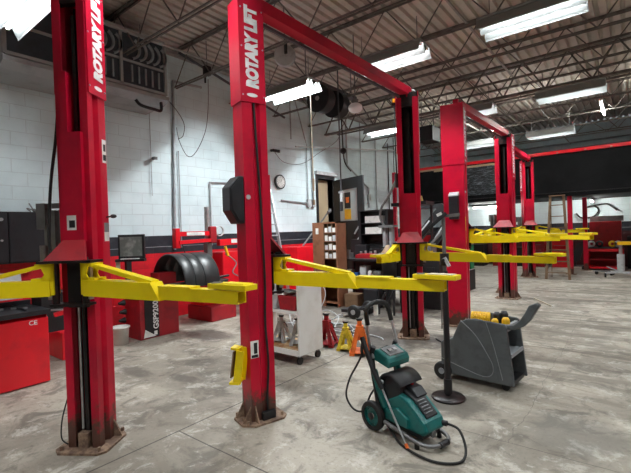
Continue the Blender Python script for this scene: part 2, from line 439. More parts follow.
# doorway: frame, tan reveal, open black door with window and posters
m = MB(); m.bb(XL - .21, XL + .03, DY0 - .10, DY0, 0, DZ); m.bb(XL - .21, XL + .03, DY1, DY1 + .10, 0, DZ); m.bb(XL - .21, XL + .03, DY0 - .10, DY1 + .10, DZ, DZ + .12)
k += 1; struct('trim_%d' % k, m, 'black')
k += 1; struct('trim_%d' % k, MB().bb(XL, XL + .10, DY0 - .14, DY1 + .2, DZ + .12, DZ + .22), 'ltgrey')
k += 1; struct('trim_%d' % k, MB().bb(XL - .30, XL - .2, DY0 - .1, DY1 + .1, 0, DZ), 'tan')
hx, hy = XL + .05, DY1 + .03; fx, fy = -6.45, 10.62
dd = Vector((fx - hx, fy - hy, 0)); L = dd.length; dd.normalize(); nn = Vector((dd.y, -dd.x, 0))
door = MB((hx, hy, 0), frame((hx, hy, 0), dd, nn.cross(dd) * 0 + Vector((0, 0, 1))))   # local x along door, y up, z = dd x up
m = door; wx0, wx1, wz0, wz1 = .30, L - .28, 2.05, 3.05
m.bb(0, wx0, .02, 3.4, -.025, .025); m.bb(wx1, L, .02, 3.4, -.025, .025); m.bb(wx0, wx1, .02, wz0, -.025, .025); m.bb(wx0, wx1, wz1, 3.4, -.025, .025)
do = m.build('door_1', 'black'); do.location = (hx, hy, 0); do['kind'] = 'structure'
FR = frame((0, 0, 0), dd, (0, 0, 1))
MB(T=FR).bb(wx0, wx1, wz0, wz1, -.006, .006).build('door_window', 'glass', do)
MB(T=FR).bb(wx0 + .25, wx0 + .55, 2.45, 2.95, .007, .012).build('poster', 'black', do)
o = MB(T=FR).bb(wx0 + .32, wx0 + .48, 2.62, 2.80, .013, .016).build('poster_picture', 'orange', do)
MB(T=FR).bb(wx0 + .24, wx0 + .56, 2.10, 2.42, .007, .012).build('notice', 'coily', do)
MB(T=FR).box((L - .12, 1.9, .04), (.05, .25, .03)).build('door_handle', 'steel', do)
# conduits and pipes fixed on the left wall
def wallpipe(pts, r, mat='pipe'):
    global k
    k += 1; mb = MB()
    for a, b in zip(pts[:-1], pts[1:]):
        mb.cyl(a, b, r, 8); mb.sphere(b, r * 1.05, 8)
    return struct('trim_%d' % k, mb, mat)
X1 = XL + .045
wallpipe([(X1, 5.08, 1.45), (X1, 5.18, 5.1), (X1, 5.9, 5.15)], .028)
wallpipe([(X1, 5.25, 3.6), (X1, 5.25, 1.5)], .012)
wallpipe([(X1, 4.60, 4.6), (X1, 4.6, 2.6)], .008, 'pipe')
wallpipe([(X1, 6.06, 1.5), (X1, 6.06, 2.98), (X1, 6.5, 3.0), (X1, 7.2, 3.0)], .018)
wallpipe([(X1, 8.5, 2.66), (X1, 10.0, 2.60)], .02)
wallpipe([(X1, 9.7, 2.6), (X1, 9.7, 4.4), (X1, 9.2, 5.7)], .016)
wallpipe([(X1, 9.95, 2.6), (X1, 9.95, 5.7)], .022)
wallpipe([(X1, 9.0, 4.45), (X1, 9.0, 5.7)], .02)
wallpipe([(X1 + .25, 8.9, 4.18), (X1 + .25, 16, 5.0)], .022, 'ltgrey')
wallpipe([(X1, 11.9, 5.7), (X1, 11.9, 4.0), (X1, 13.3, 3.3), (X1, 13.3, 2.6)], .03)
wallpipe([(X1, 12.8, 5.7), (X1, 12.8, 2.3)], .02)
wallpipe([(X1, 13.9, 5.2), (X1, 13.9, 2.3)], .02)
wallpipe([(X1, 14.9, 5.2), (X1, 14.9, 2.3)], .02, 'darkpipe')
wallpipe([(X1, 15.4, 5.5), (X1, 15.4, 2.3)], .015, 'darkpipe')
wallpipe([(X1 + .3, 5.15, 5.62), (X1 + .3, 8.4, 4.9)], .03, 'darkpipe')
for nm, y, z in (('junction_box', 9.72, 2.62), ('junction_box', 9.95, 2.62), ('junction_box', 13.3, 2.95), ('junction_box', 12.4, 2.9)):
    o = MB().box((0, 0, 0), (.08, .16, .22)).build(nm, 'ltgrey', bev=.01); o.location = (XL + .06, y, z)
    tag(o, {9.72: 'small grey junction box left of the doorway, left one of a pair', 9.95: 'small grey junction box beside the doorway frame, right one of a pair',
            13.3: 'grey junction box on pale wall right of the open black door', 12.4: 'grey junction box on wall nearest the black door edge'}[y], 'junction box')
# ------------------------------------------------------------------ fluorescent fixtures
LAMP_W = 6.0
def make_fixture(tubes=2, Lx=1.24, deep=False):
    t = thing('ceiling_light', '', 'ceiling light')
    W = .235 * tubes
    prof = []
    hb = MB()
    for q in range(tubes):
        c = -W / 2 + .235 * (q + .5)
        poly = [(c - .1175, 0), (c - .05, .135), (c + .05, .135), (c + .1175, 0), (c + .1175, .006), (c + .055, .141), (c - .055, .141), (c - .1175, .006)]
        hb.prism(poly, -Lx / 2, Lx / 2, 'yz')
    hb.bb(-Lx / 2, Lx / 2, -W / 2 + .05, W / 2 - .05, .141, .17)
    hb.bb(-Lx / 2 + .0, Lx / 2, -W / 2 - .003, -W / 2 + .004, -.01, .02); hb.bb(-Lx / 2, Lx / 2, W / 2 - .004, W / 2 + .003, -.01, .02)
    hb.build('reflector', 'lampgrey', t)
    for q in range(tubes):
        c = -W / 2 + .235 * (q + .5)
        tb = MB().cyl((-Lx / 2 + .04, c, .11), (Lx / 2 - .04, c, .11), .016, 10).build('tube', 'tube', t)
        if deep:
            ld = bpy.data.lights.new('tube_light', 'AREA'); ld.shape = 'RECTANGLE'; ld.size = Lx - .1; ld.size_y = .04; ld.energy = 24 * Lx; ld.color = (.92, .98, 1.0)
            lo_ = bpy.data.objects.new('tube_light', ld); C.objects.link(lo_); lo_.location = (0, c, .088); lo_.parent = t
        for s in (-1, 1): MB().bb(s * (Lx / 2 - .025) - .012, s * (Lx / 2 - .025) + .012, c - .022, c + .022, .092, .134).build('lamp_holder', 'white', t)
    if not deep:
        for s in (-1, 1):
            ld = bpy.data.lights.new('tube_light', 'SPOT'); ld.energy = 26.0; ld.spot_size = R(132); ld.spot_blend = .45; ld.shadow_soft_size = .02; ld.color = (.94, .98, 1.0)
            lo_ = bpy.data.objects.new('tube_light', ld); C.objects.link(lo_); lo_.location = (s * Lx * .25, 0, .01); lo_.parent = t
    for s in (-1, 1):
        MB().cyl((s * Lx * .4, 0, .17), (s * Lx * .4, 0, .60), .006, 6).build('hanger', 'dsteel', t)
    return t
fx0 = make_fixture(); fxd = make_fixture(deep=True); first = True; firstd = True
wherey = {-2.2: 'first cross row behind the nearest lift', 1.95: 'row over the nearest lift', 6.0: 'second row over the ribbon of lifts', 10.05: 'third row', 14.1: 'farthest row'}
LBL = {(-5.78, 1.68): 'white twin-tube light at top left corner, left of nearest lift post',
       (-5.25, 6.0): 'white twin-tube light just right of the second lift post, nearest block wall',
       (-3.1, 6.0): 'white twin-tube light crossed by the first overhead red beam',
       (-1.05, 6.0): 'large twin-tube light at the top, right of the overhead beam',
       (-5.3, 10.05): 'white twin-tube light left of the third post, against pale pipes',
       (-3.15, 10.05): 'white twin-tube light behind top of the fourth lift post',
       (-1.05, 10.05): 'long twin-tube light right of centre above the red cap',
       (-4.2, 14.1): 'twin-tube light low behind the second overhead beam'}
for (x, y), lb in LBL.items():
    if x < -5 and y > 4:
        o = fxd if firstd else copy_tree(fxd); firstd = False
    else:
        o = fx0 if first else copy_tree(fx0); first = False
    o.location = (x, y, 4.4); o['label'] = lb; o['group'] = 'twin-tube ceiling lights'
for x, y in ((-3.1, 1.95), (-1.0, 1.95), (1.1, 1.95), (1.1, 6.0), (3.3, 6.0), (1.1, 10.05), (3.3, 10.05), (-2.0, 14.1), (1.1, 14.1), (1.6, 17.9), (3.8, 17.9), (-5.3, -2.1), (-3.1, -2.1), (-1.0, -2.1), (1.1, -2.1)):  # farthest pair is added, unseen, to brighten the rear wall above the mezzanine
    o = copy_tree(fx0); o.location = (x, y, 4.4)
    o['label'] = 'twin-tube ceiling light outside the view, overhead, behind the viewer or added to brighten the rear wall'; o['group'] = 'lights outside the view'
def make_batten(Lx, z):
    t = thing('batten_light', '', 'ceiling light')
    MB().bb(-Lx / 2, Lx / 2, -.03, .03, .03, .08).build('spine', 'white', t)
    MB().cyl((-Lx / 2 + .03, 0, .0), (Lx / 2 - .03, 0, .0), .018, 10).build('tube', 'tube_bright', t)
    for sx in (-1, 1):
        MB().bb(sx * (Lx / 2 - .02) - .012, sx * (Lx / 2 - .02) + .012, -.02, .02, -.02, .03).build('lamp_holder', 'white', t)
        MB().cyl((sx * Lx * .4, 0, .08), (sx * Lx * .4, 0, z), .006, 6).build('hanger', 'dsteel', t)
    return t
for x, y, z, Lx, rz, lb in ((-.72, 14.4, 5.0, 1.7, 90, 'bare tube light running lengthwise near the roof, far right'), (-3.75, 13.9, 4.95, 1.6, 90, 'bare tube light running alongside the second overhead red beam'),
        (-5.1, 18.6, 2.56, 1.2, 0, 'fluorescent light under the mezzanine left of the fifth post'), (-1.35, 18.9, 2.56, 1.2, 90, 'fluorescent light under the mezzanine above the red tool chest')):
    o = make_batten(Lx, (5.79 if z > 3 else 2.69) - z); o.location = (x, y, z); o.rotation_euler = (0, 0, R(rz)); o['label'] = lb
exec_done = True
# ------------------------------------------------------------------ two-post lifts
def lift_column(root, c, n, hw, hd, zc, arms, textsides=(1, -1), top=3.9, carr_low=2.55, strip_top=None, shroud_z=2.95):
    """c: column centre, n: slot normal (towards the vehicle), hw/hd half width and depth, zc: carriage plate height"""
    n = Vector((n[0], n[1], 0)).normalized(); u = Vector((n.y, -n.x, 0)); off = root.location
    B = Matrix.Identity(4)
    for i in range(3): B[i][0] = u[i]; B[i][1] = n[i]; B[i][2] = (0, 0, 1)[i]
    B[0][3], B[1][3] = c
    W = lambda: MB(off, B)
    # folded S-section column
    sl = hw * .52; ins = hw * .74; t = .012
    out = [(sl, hd), (hw, hd), (hw, hd * .45), (ins, hd * .30), (ins, -hd * .05), (hw, -hd * .2), (hw, -hd), (-hw, -hd), (-hw, -hd * .2), (-ins, -hd * .05), (-ins, hd * .30), (-hw, hd * .45), (-hw, hd), (-sl, hd)]
    inn = [(-sl, hd - t), (-hw + t, hd - t), (-hw + t, hd * .45 + t * .4), (-ins + t, hd * .30 - t * .2), (-ins + t, -hd * .05), (-hw + t, -hd * .2 - t * .3), (-hw + t, -hd + t),
           (hw - t, -hd + t), (hw - t, -hd * .2 - t * .3), (ins - t, -hd * .05), (ins - t, hd * .30 - t * .2), (hw - t, hd * .45 + t * .4), (hw - t, hd - t), (sl, hd - t)]
    col = W().prism(out + inn, .015, top - .08).build('column', 'red', root)
    W().bb(-sl * 1.35, sl * 1.35, -hd + t, -hd + t + .02, .1, top - .15).bb(-sl * .35, sl * .1, -hd + .06, hd - .04, .1, top - .3).build('slide_track', 'slotdark', col)
    W().cyl((sl * .55, hd * .55, .15), (sl * .55, hd * .55, zc - .3), .012, 8).build('lift_cable', 'steel', col)
    W().bb(-sl * .6, sl * .6, hd - .05, hd + .012, .015, .14).build('stop_block', 'rust', col)
    # base plate, gussets and anchor bolts
    a, b = hw + .085, hd + .095; ch = .09
    bp = W().prism([(-a + ch, -b), (a - ch, -b), (a, -b + ch), (a, b - ch * .6), (a - ch * .6, b), (-a + ch * .6, b), (-a, b - ch * .6), (-a, -b + ch)], 0, .018).build('base_plate', 'rust', root)
    for s in (-1, 1):
        W().prism([(s * hw, .018), (s * (a - .01), .018), (s * hw, .16)], -hd * .75, -hd * .75 + .012, 'xz').build('gusset', 'rust', bp)
        W().prism([(-hd, .018), (-b + .01, .018), (-hd, .16)], s * hw * .8 - .006, s * hw * .8 + .006, 'yz').build('gusset', 'rust', bp)
    for sx, sy in ((-1, -1), (1, -1), (1, 1), (-1, 1), (0, -1)):
        q = (sx * (a - .06) if sx else .02, sy * (b - .045))
        W().cyl((*q, .018), (*q, .05), .014, 6).build('anchor_bolt', 'rust', bp)
    # shroud at the top: back and both sides
    e = .012; so = MB(off, B)
    poly = [(hw + e, hd * .92), (hw + e, -hd - e), (-hw - e, -hd - e), (-hw - e, hd * .92), (-hw - e + .008, hd * .92), (-hw - .004, -hd - .004), (hw + .004, -hd - .004), (hw + e - .008, hd * .92)]
    sh = so.prism(poly, shroud_z, top).build('shroud', 'red', root)
    W().bb(-hw, hw, -hd, hd * .9, top - .012, top - .002).build('top_cap', 'black', sh)
    W().bb(-hw + .02, hw - .02, hd * .5, hd * .98, top - .22, top - .015).build('sheave_box', 'slotdark', sh)
    for s in textsides:
        h = hd * 2 * .46; x0 = s * (hw + e + .0015)
        yd = -1 if s > 0 else 1
        o = Vector((x0, yd * (-h * .52) + (-.02), shroud_z + .13))
        m4 = Matrix.Translation(-Vector(off)) @ B @ frame(o, (0, 0, 1), (0, yd, 0))
        text('lettering', 'ROTARY LIFT', h * 1.38, 'letter', sh, m4, shear=.12, bold=.011, sx=(top - shroud_z - .17) / (h * 1.38 * 6.35) * 1.0)
        o2 = B @ Vector((x0, -.02, shroud_z + .065))
        W().add([(x0, -.02 + .055 * math.cos(a_) * 1.0, shroud_z + .065 + .018 * math.sin(a_)) for a_ in [i * math.pi / 8 for i in range(16)]], [tuple(range(16))]).build('oval_mark', 'letter', sh)
        for yy in (-hd * .9, hd * .8):
            for zz in (shroud_z + .06, shroud_z + .5, top - .1):
                W().cyl((s * (hw + e), yy, zz), (s * (hw + e + .006), yy, zz), .008, 6).build('bolt', 'steel', sh)
    for s in (-1, 1):
        W().tube([(s * hw * .45 - .05, -.02, top), (s * hw * .45 - .05, -.02, top + .05), (s * hw * .45, -.02, top + .075), (s * hw * .45 + .05, -.02, top + .05), (s * hw * .45 + .05, -.02, top)], .009, 6).build('hydraulic_line', 'dsteel', sh)
    # carriage
    cw = sl * 1.28
    ca = W().bb(-cw, cw, hd * .1, hd + .035, zc + .16, carr_low).build('carriage', 'red', root)
    if strip_top: W().bb(cw * .3, cw, hd * .3, hd + .02, carr_low, strip_top).build('carriage_guard', 'red', ca)
    bw = hw * 1.28
    W().add([(-cw, hd + .036, zc + .17), (cw, hd + .036, zc + .17), (bw, hd + .16, zc + .01), (-bw, hd + .16, zc + .01), (-cw, hd + .015, zc + .17), (cw, hd + .015, zc + .17), (bw, hd + .13, zc + .01), (-bw, hd + .13, zc + .01)],
            [(0, 1, 2, 3), (7, 6, 5, 4), (0, 4, 5, 1), (1, 5, 6, 2), (2, 6, 7, 3), (3, 7, 4, 0)]).build('kick_plate', 'darkred', ca)
    W().bb(-bw - .05, bw + .05, hd + .003, hd + .17, zc - .012, zc + .008).build('top_plate', 'slotdark', ca)
    W().bb(-cw * .6, cw * .6, hd * .1, hd + .05, zc - .38, zc - .01).build('hanger_beam', 'slotdark', ca)
    W().bb(-bw + .02, bw - .02, hd + .003, hd + .13, zc - .36, zc - .34).build('lower_plate', 'slotdark', ca)
    for s in (-1, 1): W().cyl((s * (bw - .05), hd + .09, zc - .37), (s * (bw - .05), hd + .09, zc + .03), .028, 10).build('arm_pin', 'slotdark', ca)
    if strip_top:
        W().bb(-.03, .05, hd + .0355, hd + .037, zc + .25, zc + .37).build('warning_sticker', 'paper', ca)
        W().bb(-.02, .03, hd + .037, hd + .038, zc + .27, zc + .33).build('warning_print', 'black', ca)
    # swing arms
    for s, vec, ext, hgt in arms:
        p = B @ Vector((s * (bw - .005), hd + .09, 0)); p = Vector((p.x, p.y, 0)); dvec = Vector((vec[0], vec[1], 0)); Lm = dvec.length; dn = dvec.normalized()
        F = Matrix.Identity(4); sd = Vector((-dn.y, dn.x, 0))
        for i in range(3): F[i][0] = dn[i]; F[i][1] = sd[i]; F[i][2] = (0, 0, 1)[i]
        F[0][3], F[1][3] = p.x, p.y
        A = lambda: MB(off, F)
        z0 = zc - .275; hh = .125; L1 = Lm * ext
        am = A().prism([(-.02, z0), (L1, z0), (L1 - .09, z0 + hh), (-.02, z0 + hh)], -.055, .055, 'xz').build('arm', 'yellow', root)
        A().bb(-.05, .12, -.05, .05, z0 + hh, z0 + hh + .02).bb(-.05, -.025, -.05, .05, z0 + .01, zc - .02).bb(-.05, .09, -.05, .05, zc - .035, zc - .015).prism([(-.05, z0 + hh), (.06, z0 + hh), (.02, zc - .10), (.05, zc - .03), (-.05, zc - .03)], -.05, -.042, 'xz').prism([(-.05, z0 + hh), (.06, z0 + hh), (.02, zc - .10), (.05, zc - .03), (-.05, zc - .03)], .042, .05, 'xz').build('pivot_bracket', 'yellow', am)
        A().prism([(.0, zc - .035), (.07, zc - .022), (L1 * .88, z0 + hh + .012), (L1 * .88, z0 + hh), (L1 * .72, z0 + hh)], -.035, .035, 'xz').build('brace', 'yellow', am)
        x1 = Lm; w_, h_ = .045, .042; zm = z0 + hh / 2 - .012
        ex = A().prism([(-w_, zm - h_), (w_, zm - h_), (w_, zm + h_), (-w_, zm + h_), (-w_, zm + h_ - .008), (w_ - .008, zm + h_ - .008), (w_ - .008, zm - h_ + .008), (-w_ + .008, zm - h_ + .008), (-w_ + .008, zm + h_ - .008), (-w_, zm + h_ - .008)], L1 - .02, x1, 'yz').build('arm_extension', 'yellow', am)
        A().bb(L1 - .02, L1 + .28, -.05, .05, zm + h_ + .001, zm + h_ + .012).build('cover_strip', 'yellow', am)
        A().cyl((x1 - .1, 0, zm + h_), (x1 - .1, 0, zm + h_ + .008), .03, 12).build('pad_pivot', 'yellow', ex)
        pd = A().box((x1 - .06, -.02, zm + h_ + .0265), (.34, .11, .035), rz=R(-8)).build('lift_pad', 'yellow', am, bev=.004)
        A().box((x1 - .18, -.02, zm + h_ + .047), (.06, .05, .006), rz=R(20)).build('pad_latch', 'dsteel', pd)
        A().box((x1 - .02, -.02, zm + h_ + .047), (.2, .085, .004), rz=R(-8)).build('pad_grip', 'cord' if s > 0 else 'yellow', pd)
        A().cyl((.0, 0, z0 - .03), (.0, 0, zc), .02, 10).build('pivot_pin', 'steel', am)
    return B
def overhead(root, p, q, z=3.93):
    off = root.location
    ob = MB(off).bar((p[0], p[1], z), (q[0], q[1], z), .13, .12).build('overhead_beam', 'red', root)
    MB(off).bar((p[0] - .08, p[1], z - .085), (q[0] - .08, q[1], z - .085), .03, .03).build('hydraulic_line', 'darkpipe', ob)
    for s in (p, q): MB(off).box((s[0], s[1], z - .02), (.09, .16, .17)).build('beam_bracket', 'red', ob)
S27, C27 = math.sin(R(27)), math.cos(R(27))
A_ = thing('two_post_lift', 'red lift post nearest on the left, slot facing us, yellow arms spread both ways', 'car lift', (-3.70, 1.55, 0), group='red two-post car lifts')
BA = lift_column(A_, (-3.70, 1.54), (math.sin(R(33)), -math.cos(R(33))), .138, .12, 1.57, [(-1, (1.46, .29), .55, 1), (1, (-1.0, -.95), .5, 1)], carr_low=2.62, strip_top=3.12)
B_ = thing('two_post_lift', 'red lift whose overhead beam crosses the picture, black hexagonal box on its post', 'car lift', (-2.89, 4.4, 0), group='red two-post car lifts')
S17, C17 = math.sin(R(17)), math.cos(R(17))
BBm = lift_column(B_, (-2.856, 2.69), (S17, C17), .098, .125, 1.53, [(1, (1.53, .17), .54, 1)], carr_low=2.3)
BC = lift_column(B_, (-2.88, 6.17), (S27 * .8, -C27), .165, .14, 1.52, [(-1, (1.8, -.2), .55, 1), (1, (.02, -.62), .6, 1)], carr_low=2.30)
overhead(B_, (-2.86, 2.75), (-2.86, 6.12))
D_ = thing('two_post_lift', 'red lift right of centre, near post plain red with small grey-topped black box', 'car lift', (-2.48, 8.9, 0), group='red two-post car lifts')
BD = lift_column(D_, (-2.54, 7.32), (-.14, 1), .18, .14, 1.72, [(1, (1.3, .5), .55, 1)], carr_low=2.4, shroud_z=2.84)
BE = lift_column(D_, (-2.47, 10.60), (-.02, -1), .175, .15, 1.70, [(-1, (1.6, -1.3), .55, 1), (1, (-.6, -1.1), .55, 1)], carr_low=2.5, shroud_z=2.84)
overhead(D_, (-2.48, 7.35), (-2.42, 10.55))
F_ = thing('two_post_lift', 'red lift farthest back, single post with dark slot behind the fifth post', 'car lift', (-2.87, 15.3, 0), group='red two-post car lifts')
BF = lift_column(F_, (-2.87, 15.2), (S27, -C27), .165, .14, 1.72, [(-1, (1.3, .1), .55, 1), (1, (-1.0, -.9), .6, 1)], carr_low=2.6, shroud_z=2.84)
overhead(F_, (-2.72, 11.55), (-2.80, 15.15))
lift_column(F_, (-2.72, 11.45), (0, 1), .15, .13, 1.72, [], carr_low=2.5, shroud_z=2.84)
def at(Bm, u, v, z): return Bm @ Vector((u, v, z))
# fittings of the individual posts
def part(root, name, mat, Bm=None, bev=0):
    mb = MB(root.location, Bm)
    def fin(): return mb.build(name, mat, root, bev=bev)
    return mb, fin
m, fin = part(B_, 'control_box', 'plastic', BBm, .008)
m.prism([(-.126, 1.84), (-.126, 2.27), (-.18, 2.27), (-.265, 2.17), (-.265, 1.96), (-.19, 1.84)], -.09, .09, 'yz'); o = fin()
mb = MB(B_.location, BBm); mb.prism([(-.135, 1.865), (-.135, 2.245), (-.175, 2.245), (-.248, 2.155), (-.248, 1.975), (-.185, 1.865)], .091, .10, 'yz'); mb.build('box_cover', 'plastic', o)
m, fin = part(B_, 'hydraulic_hose', 'rubber', BBm)
m.tube([(.09, .0, 2.95), (.097, .02, 2.4), (.107, .035, 1.9), (.102, .05, 1.3), (.10, .04, .9), (.118, .05, .55), (.112, .03, .2), (.10, .05, .06)], .011, 8); fin()
m, fin = part(B_, 'hose_fitting', 'black', BBm); m.bb(.10, .14, -.03, .10, .02, .09); fin()
m, fin = part(B_, 'sticker', 'paper', BBm); m.bb(.0982, .0995, -.118, -.035, .60, .76); o = fin()
mb = MB(B_.location, BBm); mb.bb(.0996, .1002, -.085, -.05, .64, .74).bb(.0996, .1002, -.11, -.045, .605, .63); mb.build('sticker_print', 'black', o)
m, fin = part(B_, 'round_plug', 'ltgrey', BBm); m.cyl((.098, -.09, 2.08), (.108, -.09, 2.08), .022, 12); fin()
m, fin = part(A_, 'safety_lever', 'black', BA); m.cyl((-.138, -.09, 1.93), (-.19, -.09, 1.935), .007, 6).sphere((-.2, -.09, 1.935), .022, 8, (1.4, 1, .8)); fin()
m, fin = part(A_, 'sticker', 'midgrey', BA); m.bb(-.1395, -.1382, -.115, -.05, 1.80, 1.88); fin()
m, fin = part(A_, 'sticker', 'paper', BA); m.bb(-.1395, -.1382, -.115, -.05, 1.72, 1.80); fin()
m, fin = part(A_, 'sticker', 'paper', BA); m.bb(-.1395, -.1382, -.115, -.06, 2.40, 2.60); o = fin()
mb = MB(A_.location, BA); mb.bb(-.1405, -.1396, -.11, -.07, 2.42, 2.47).bb(-.1405, -.1396, -.105, -.075, 2.50, 2.56); mb.build('sticker_print', 'black', o)
m, fin = part(A_, 'hydraulic_hose', 'rubber', BA); m.tube([(.165, .05, 2.9), (.19, .06, 2.6), (.23, .09, 2.2), (.24, .12, 1.75), (.21, .13, 1.6)], .012, 8); fin()
m, fin = part(A_, 'ground_wire', 'rubber', BA); m.tube([(.12, .15, .06), (.19, .13, .10), (.20, .1, .25), (.16, .06, .45)], .006, 6); fin()
m, fin = part(D_, 'control_box', 'plastic', BD, .012); m.bb(-.07, .09, -.26, -.151, 1.88, 2.30); o = fin()
mb = MB(D_.location, BD); mb.prism([(-.262, 2.28), (-.262, 2.30), (-.152, 2.36), (-.152, 2.30)], -.072, .092, 'yz'); mb.build('box_cover', 'ltgrey', o)
m, fin = part(D_, 'round_plug', 'ltgrey', BD); m.cyl((.185, -.12, 2.35), (.2, -.12, 2.35), .02, 10); fin()
m, fin = part(D_, 'decal_strip', 'coily', BD); m.bb(.1805, .182, -.14, -.10, 1.68, 1.92); fin()
m, fin = part(B_, 'air_valve', 'dsteel', BC); m.cyl((-.0, .2, 1.50), (-.0, .2, 1.54), .02, 8); fin()
m, fin = part(B_, 'limit_switch', 'black', BC); m.bb(.17, .24, -.05, .03, 3.75, 3.88); o = fin()
mb = MB(B_.location, BC); mb.bb(.185, .225, .03, .04, 3.79, 3.85); mb.build('switch_cover', 'coily', o)
m, fin = part(B_, 'hanging_hose', 'rubber', BC); m.tube([(.2, -.03, 3.75), (.21, -.03, 3.2), (.2, -.03, 2.6)], .012, 6).cyl((.2, -.03, 2.42), (.2, -.03, 2.65), .035, 8); fin()
for rt_, Bm in ((D_, BE), (F_, BF)):
    m, fin = part(rt_, 'adapter_rack', 'dsteel', Bm); m.bb(.2, .32, -.02, .08, 1.72, 2.0).bb(.26, .40, .0, .02, 1.85, 2.02).cyl((.24, .1, 1.8), (.24, .1, 2.02), .03, 8).cyl((.32, .1, 1.75), (.32, .1, 1.96), .025, 8); fin()
m, fin = part(A_, 'adapter_rack', 'dsteel', BA); m.bb(.145, .42, -.08, .0, 2.02, 2.06).bb(.16, .22, -.09, .02, 1.7, 2.0).bb(.26, .30, -.09, .02, 1.62, 2.0).bb(.33, .36, -.09, .02, 1.7, 2.0).cyl((.38, 0, 1.5), (.38, 0, 1.7), .035, 8); o = fin()
mb = MB(A_.location, BA); mb.bb(.34, .42, -.05, .03, 1.84, 2.06); mb.build('tool_plate', 'dsteel', o)
# yellow channel adapter hung low on the second post
t = thing('lift_arm_adapter', 'yellow steel channel leaning on the foot of the second lift post', 'adapter', (-2.98, 2.50, .30))
lo = Vector((-2.98, 2.50, .30))
m = MB(lo, BBm)
m.prism([(-.075, -.02), (.075, -.02), (.075, .045), (.062, .045), (.062, -.008), (-.062, -.008), (-.062, .045), (-.075, .045)], 0, .30)
for i, v in enumerate(m.v):
    pass
m2 = MB(); m2.add([(p.x, p.y, p.z) for p in MB(T=Matrix.Rotation(R(-8), 4, 'X')).prism([(-.07, -.02), (.07, -.02), (.07, .05), (.056, .05), (.056, -.007), (-.056, -.007), (-.056, .05), (-.07, .05)], 0, .30).v],
          MB().prism([(-.07, -.02), (.07, -.02), (.07, .05), (.056, .05), (.056, -.007), (-.056, -.007), (-.056, .05), (-.07, .05)], 0, .30).f)
m2.build('channel', 'yellow', t)
MB().box((0, -.032, .16), (.1, .012, .24), rx=R(-8)).build('rubber_facing', 'wood', t)
MB().box((0, .0, .305), (.10, .08, .02), rx=R(-8)).build('end_plate', 'yellow', t)
MB().box((0, -.01, .0), (.15, .09, .02)).build('foot', 'yellow', t)
t.rotation_euler = (0, 0, R(-62)); t.location = (-2.90, 2.475, .40)
# ------------------------------------------------------------------ wall side equipment
def cables(name, label, pts, r, mat, cat='cable', n=6):
    return solo(name, MB().tube(pts, r, n), mat, label, cat, pts[-1])
# big unit on the wall, upper left
t = thing('heating_unit', 'large grey ventilation unit with dark louvred front high on the block wall', 'heating unit', (-7.45, 3.2, 4.4))
T0 = t.location
m = MB(T0); m.bb(-7.85, -7.06, 1.9, 4.5, 4.42, 5.46); m.build('casing', 'duct', t, bev=.01)
m = MB(T0); m.prism([(-7.85, 4.40), (-7.0, 4.40), (-7.0, 4.33), (-7.2, 4.26), (-7.85, 4.24)], 1.9, 4.52, 'xz'); m.build('drip_tray', 'duct', t)
m = MB(T0); m.bb(-7.06, -7.045, 1.95, 4.44, 4.46, 5.36); gr = m.build('grille', 'grille', t)
m = MB(T0)
for y in (1.93, 2.78, 3.62, 4.47): m.bb(-7.05, -7.01, y - .025, y + .025, 4.43, 5.4)
m.bb(-7.05, -7.01, 1.93, 4.47, 5.36, 5.44); m.bb(-7.05, -7.01, 1.93, 4.47, 4.42, 4.47); m.bb(-7.05, -7.02, 1.93, 4.47, 4.86, 4.90); m.build('grille_frame', 'duct', t)
for base in (2.82, 3.68):
    for i in range(5):
        y = base + .10 + i * .13
        m = MB(T0); m.lathe([(.17, -.02), (.21, -.02), (.21, .02), (.17, .02), (.17, -.02)], (-7.03, y, 5.12), 'x', 14, -1.3, 1.0); m.build('louvre', 'louver', gr)
        m = MB(T0); m.bb(-7.04, -7.02, y + .02, y + .05, 4.52, 4.82); m.build('slat', 'louver', gr)
m = MB(T0); m.tube([(-7.1, 3.9, 4.24), (-7.1, 4.0, 4.16), (-7.1, 4.25, 4.14), (-7.1, 4.4, 4.15), (-7.1, 4.4, 4.33)], .03, 8); m.build('drain_pipe', 'black', t)
for y in (2.2, 4.2): MB(T0).cyl((-7.4, y, 5.46), (-7.4, y, 5.8), .012, 6).build('hanger', 'dsteel', t)
# wall cabinets
for i, (y0, y1) in enumerate(((.94, 1.47), (1.48, 2.03), (2.04, 2.62))):
    t = thing('wall_cabinet', ('black wall cabinet at the far left edge, partly cut off', 'black wall cabinet with silver knob, second from the left post', 'black wall cabinet nearest the left lift post')[i], 'cabinet', (-7.72, y0, 1.42), group='black wall cabinets')
    T0 = t.location
    MB(T0).bb(-7.9, -7.56, y0, y1, 1.40, 2.20).build('body', 'black', t)
    dr = MB(T0).bb(-7.555, -7.54, y0 + .006, y1 - .006, 1.43, 2.19).build('door', 'plastic', t)
    for z, r in ((2.08, .026), (1.76, .016)): MB(T0).cyl((-7.54, y1 - .09, z), (-7.515, y1 - .09, z), r, 12).build('knob', 'steel', dr)
solo('cable_tie', MB().tube([(-7.6, 2.35, 2.21), (-7.6, 2.3, 2.26), (-7.6, 2.38, 2.24), (-7.6, 2.33, 2.34)], .01).sphere((-7.6, 2.4, 2.23), .03, 8), 'dsteel', 'small dark bracket lying on top of the black wall cabinets', 'bracket', (-7.6, 2.4, 2.2))
solo('tray_strip', MB().bb(-7.78, -7.6, 2.45, 2.9, 2.205, 2.225), 'cord', 'thin pale strip on top of the black cabinets', 'board', (-7.7, 2.6, 2.2))
solo('wall_camera', MB().cyl((-7.88, 4.66, 3.37), (-7.82, 4.66, 3.37), .035).bar((-7.82, 4.66, 3.37), (-7.68, 4.6, 3.34), .07, .06), 'midgrey', 'small grey camera on the block wall left of the second post', 'camera', (-7.88, 4.66, 3.37))
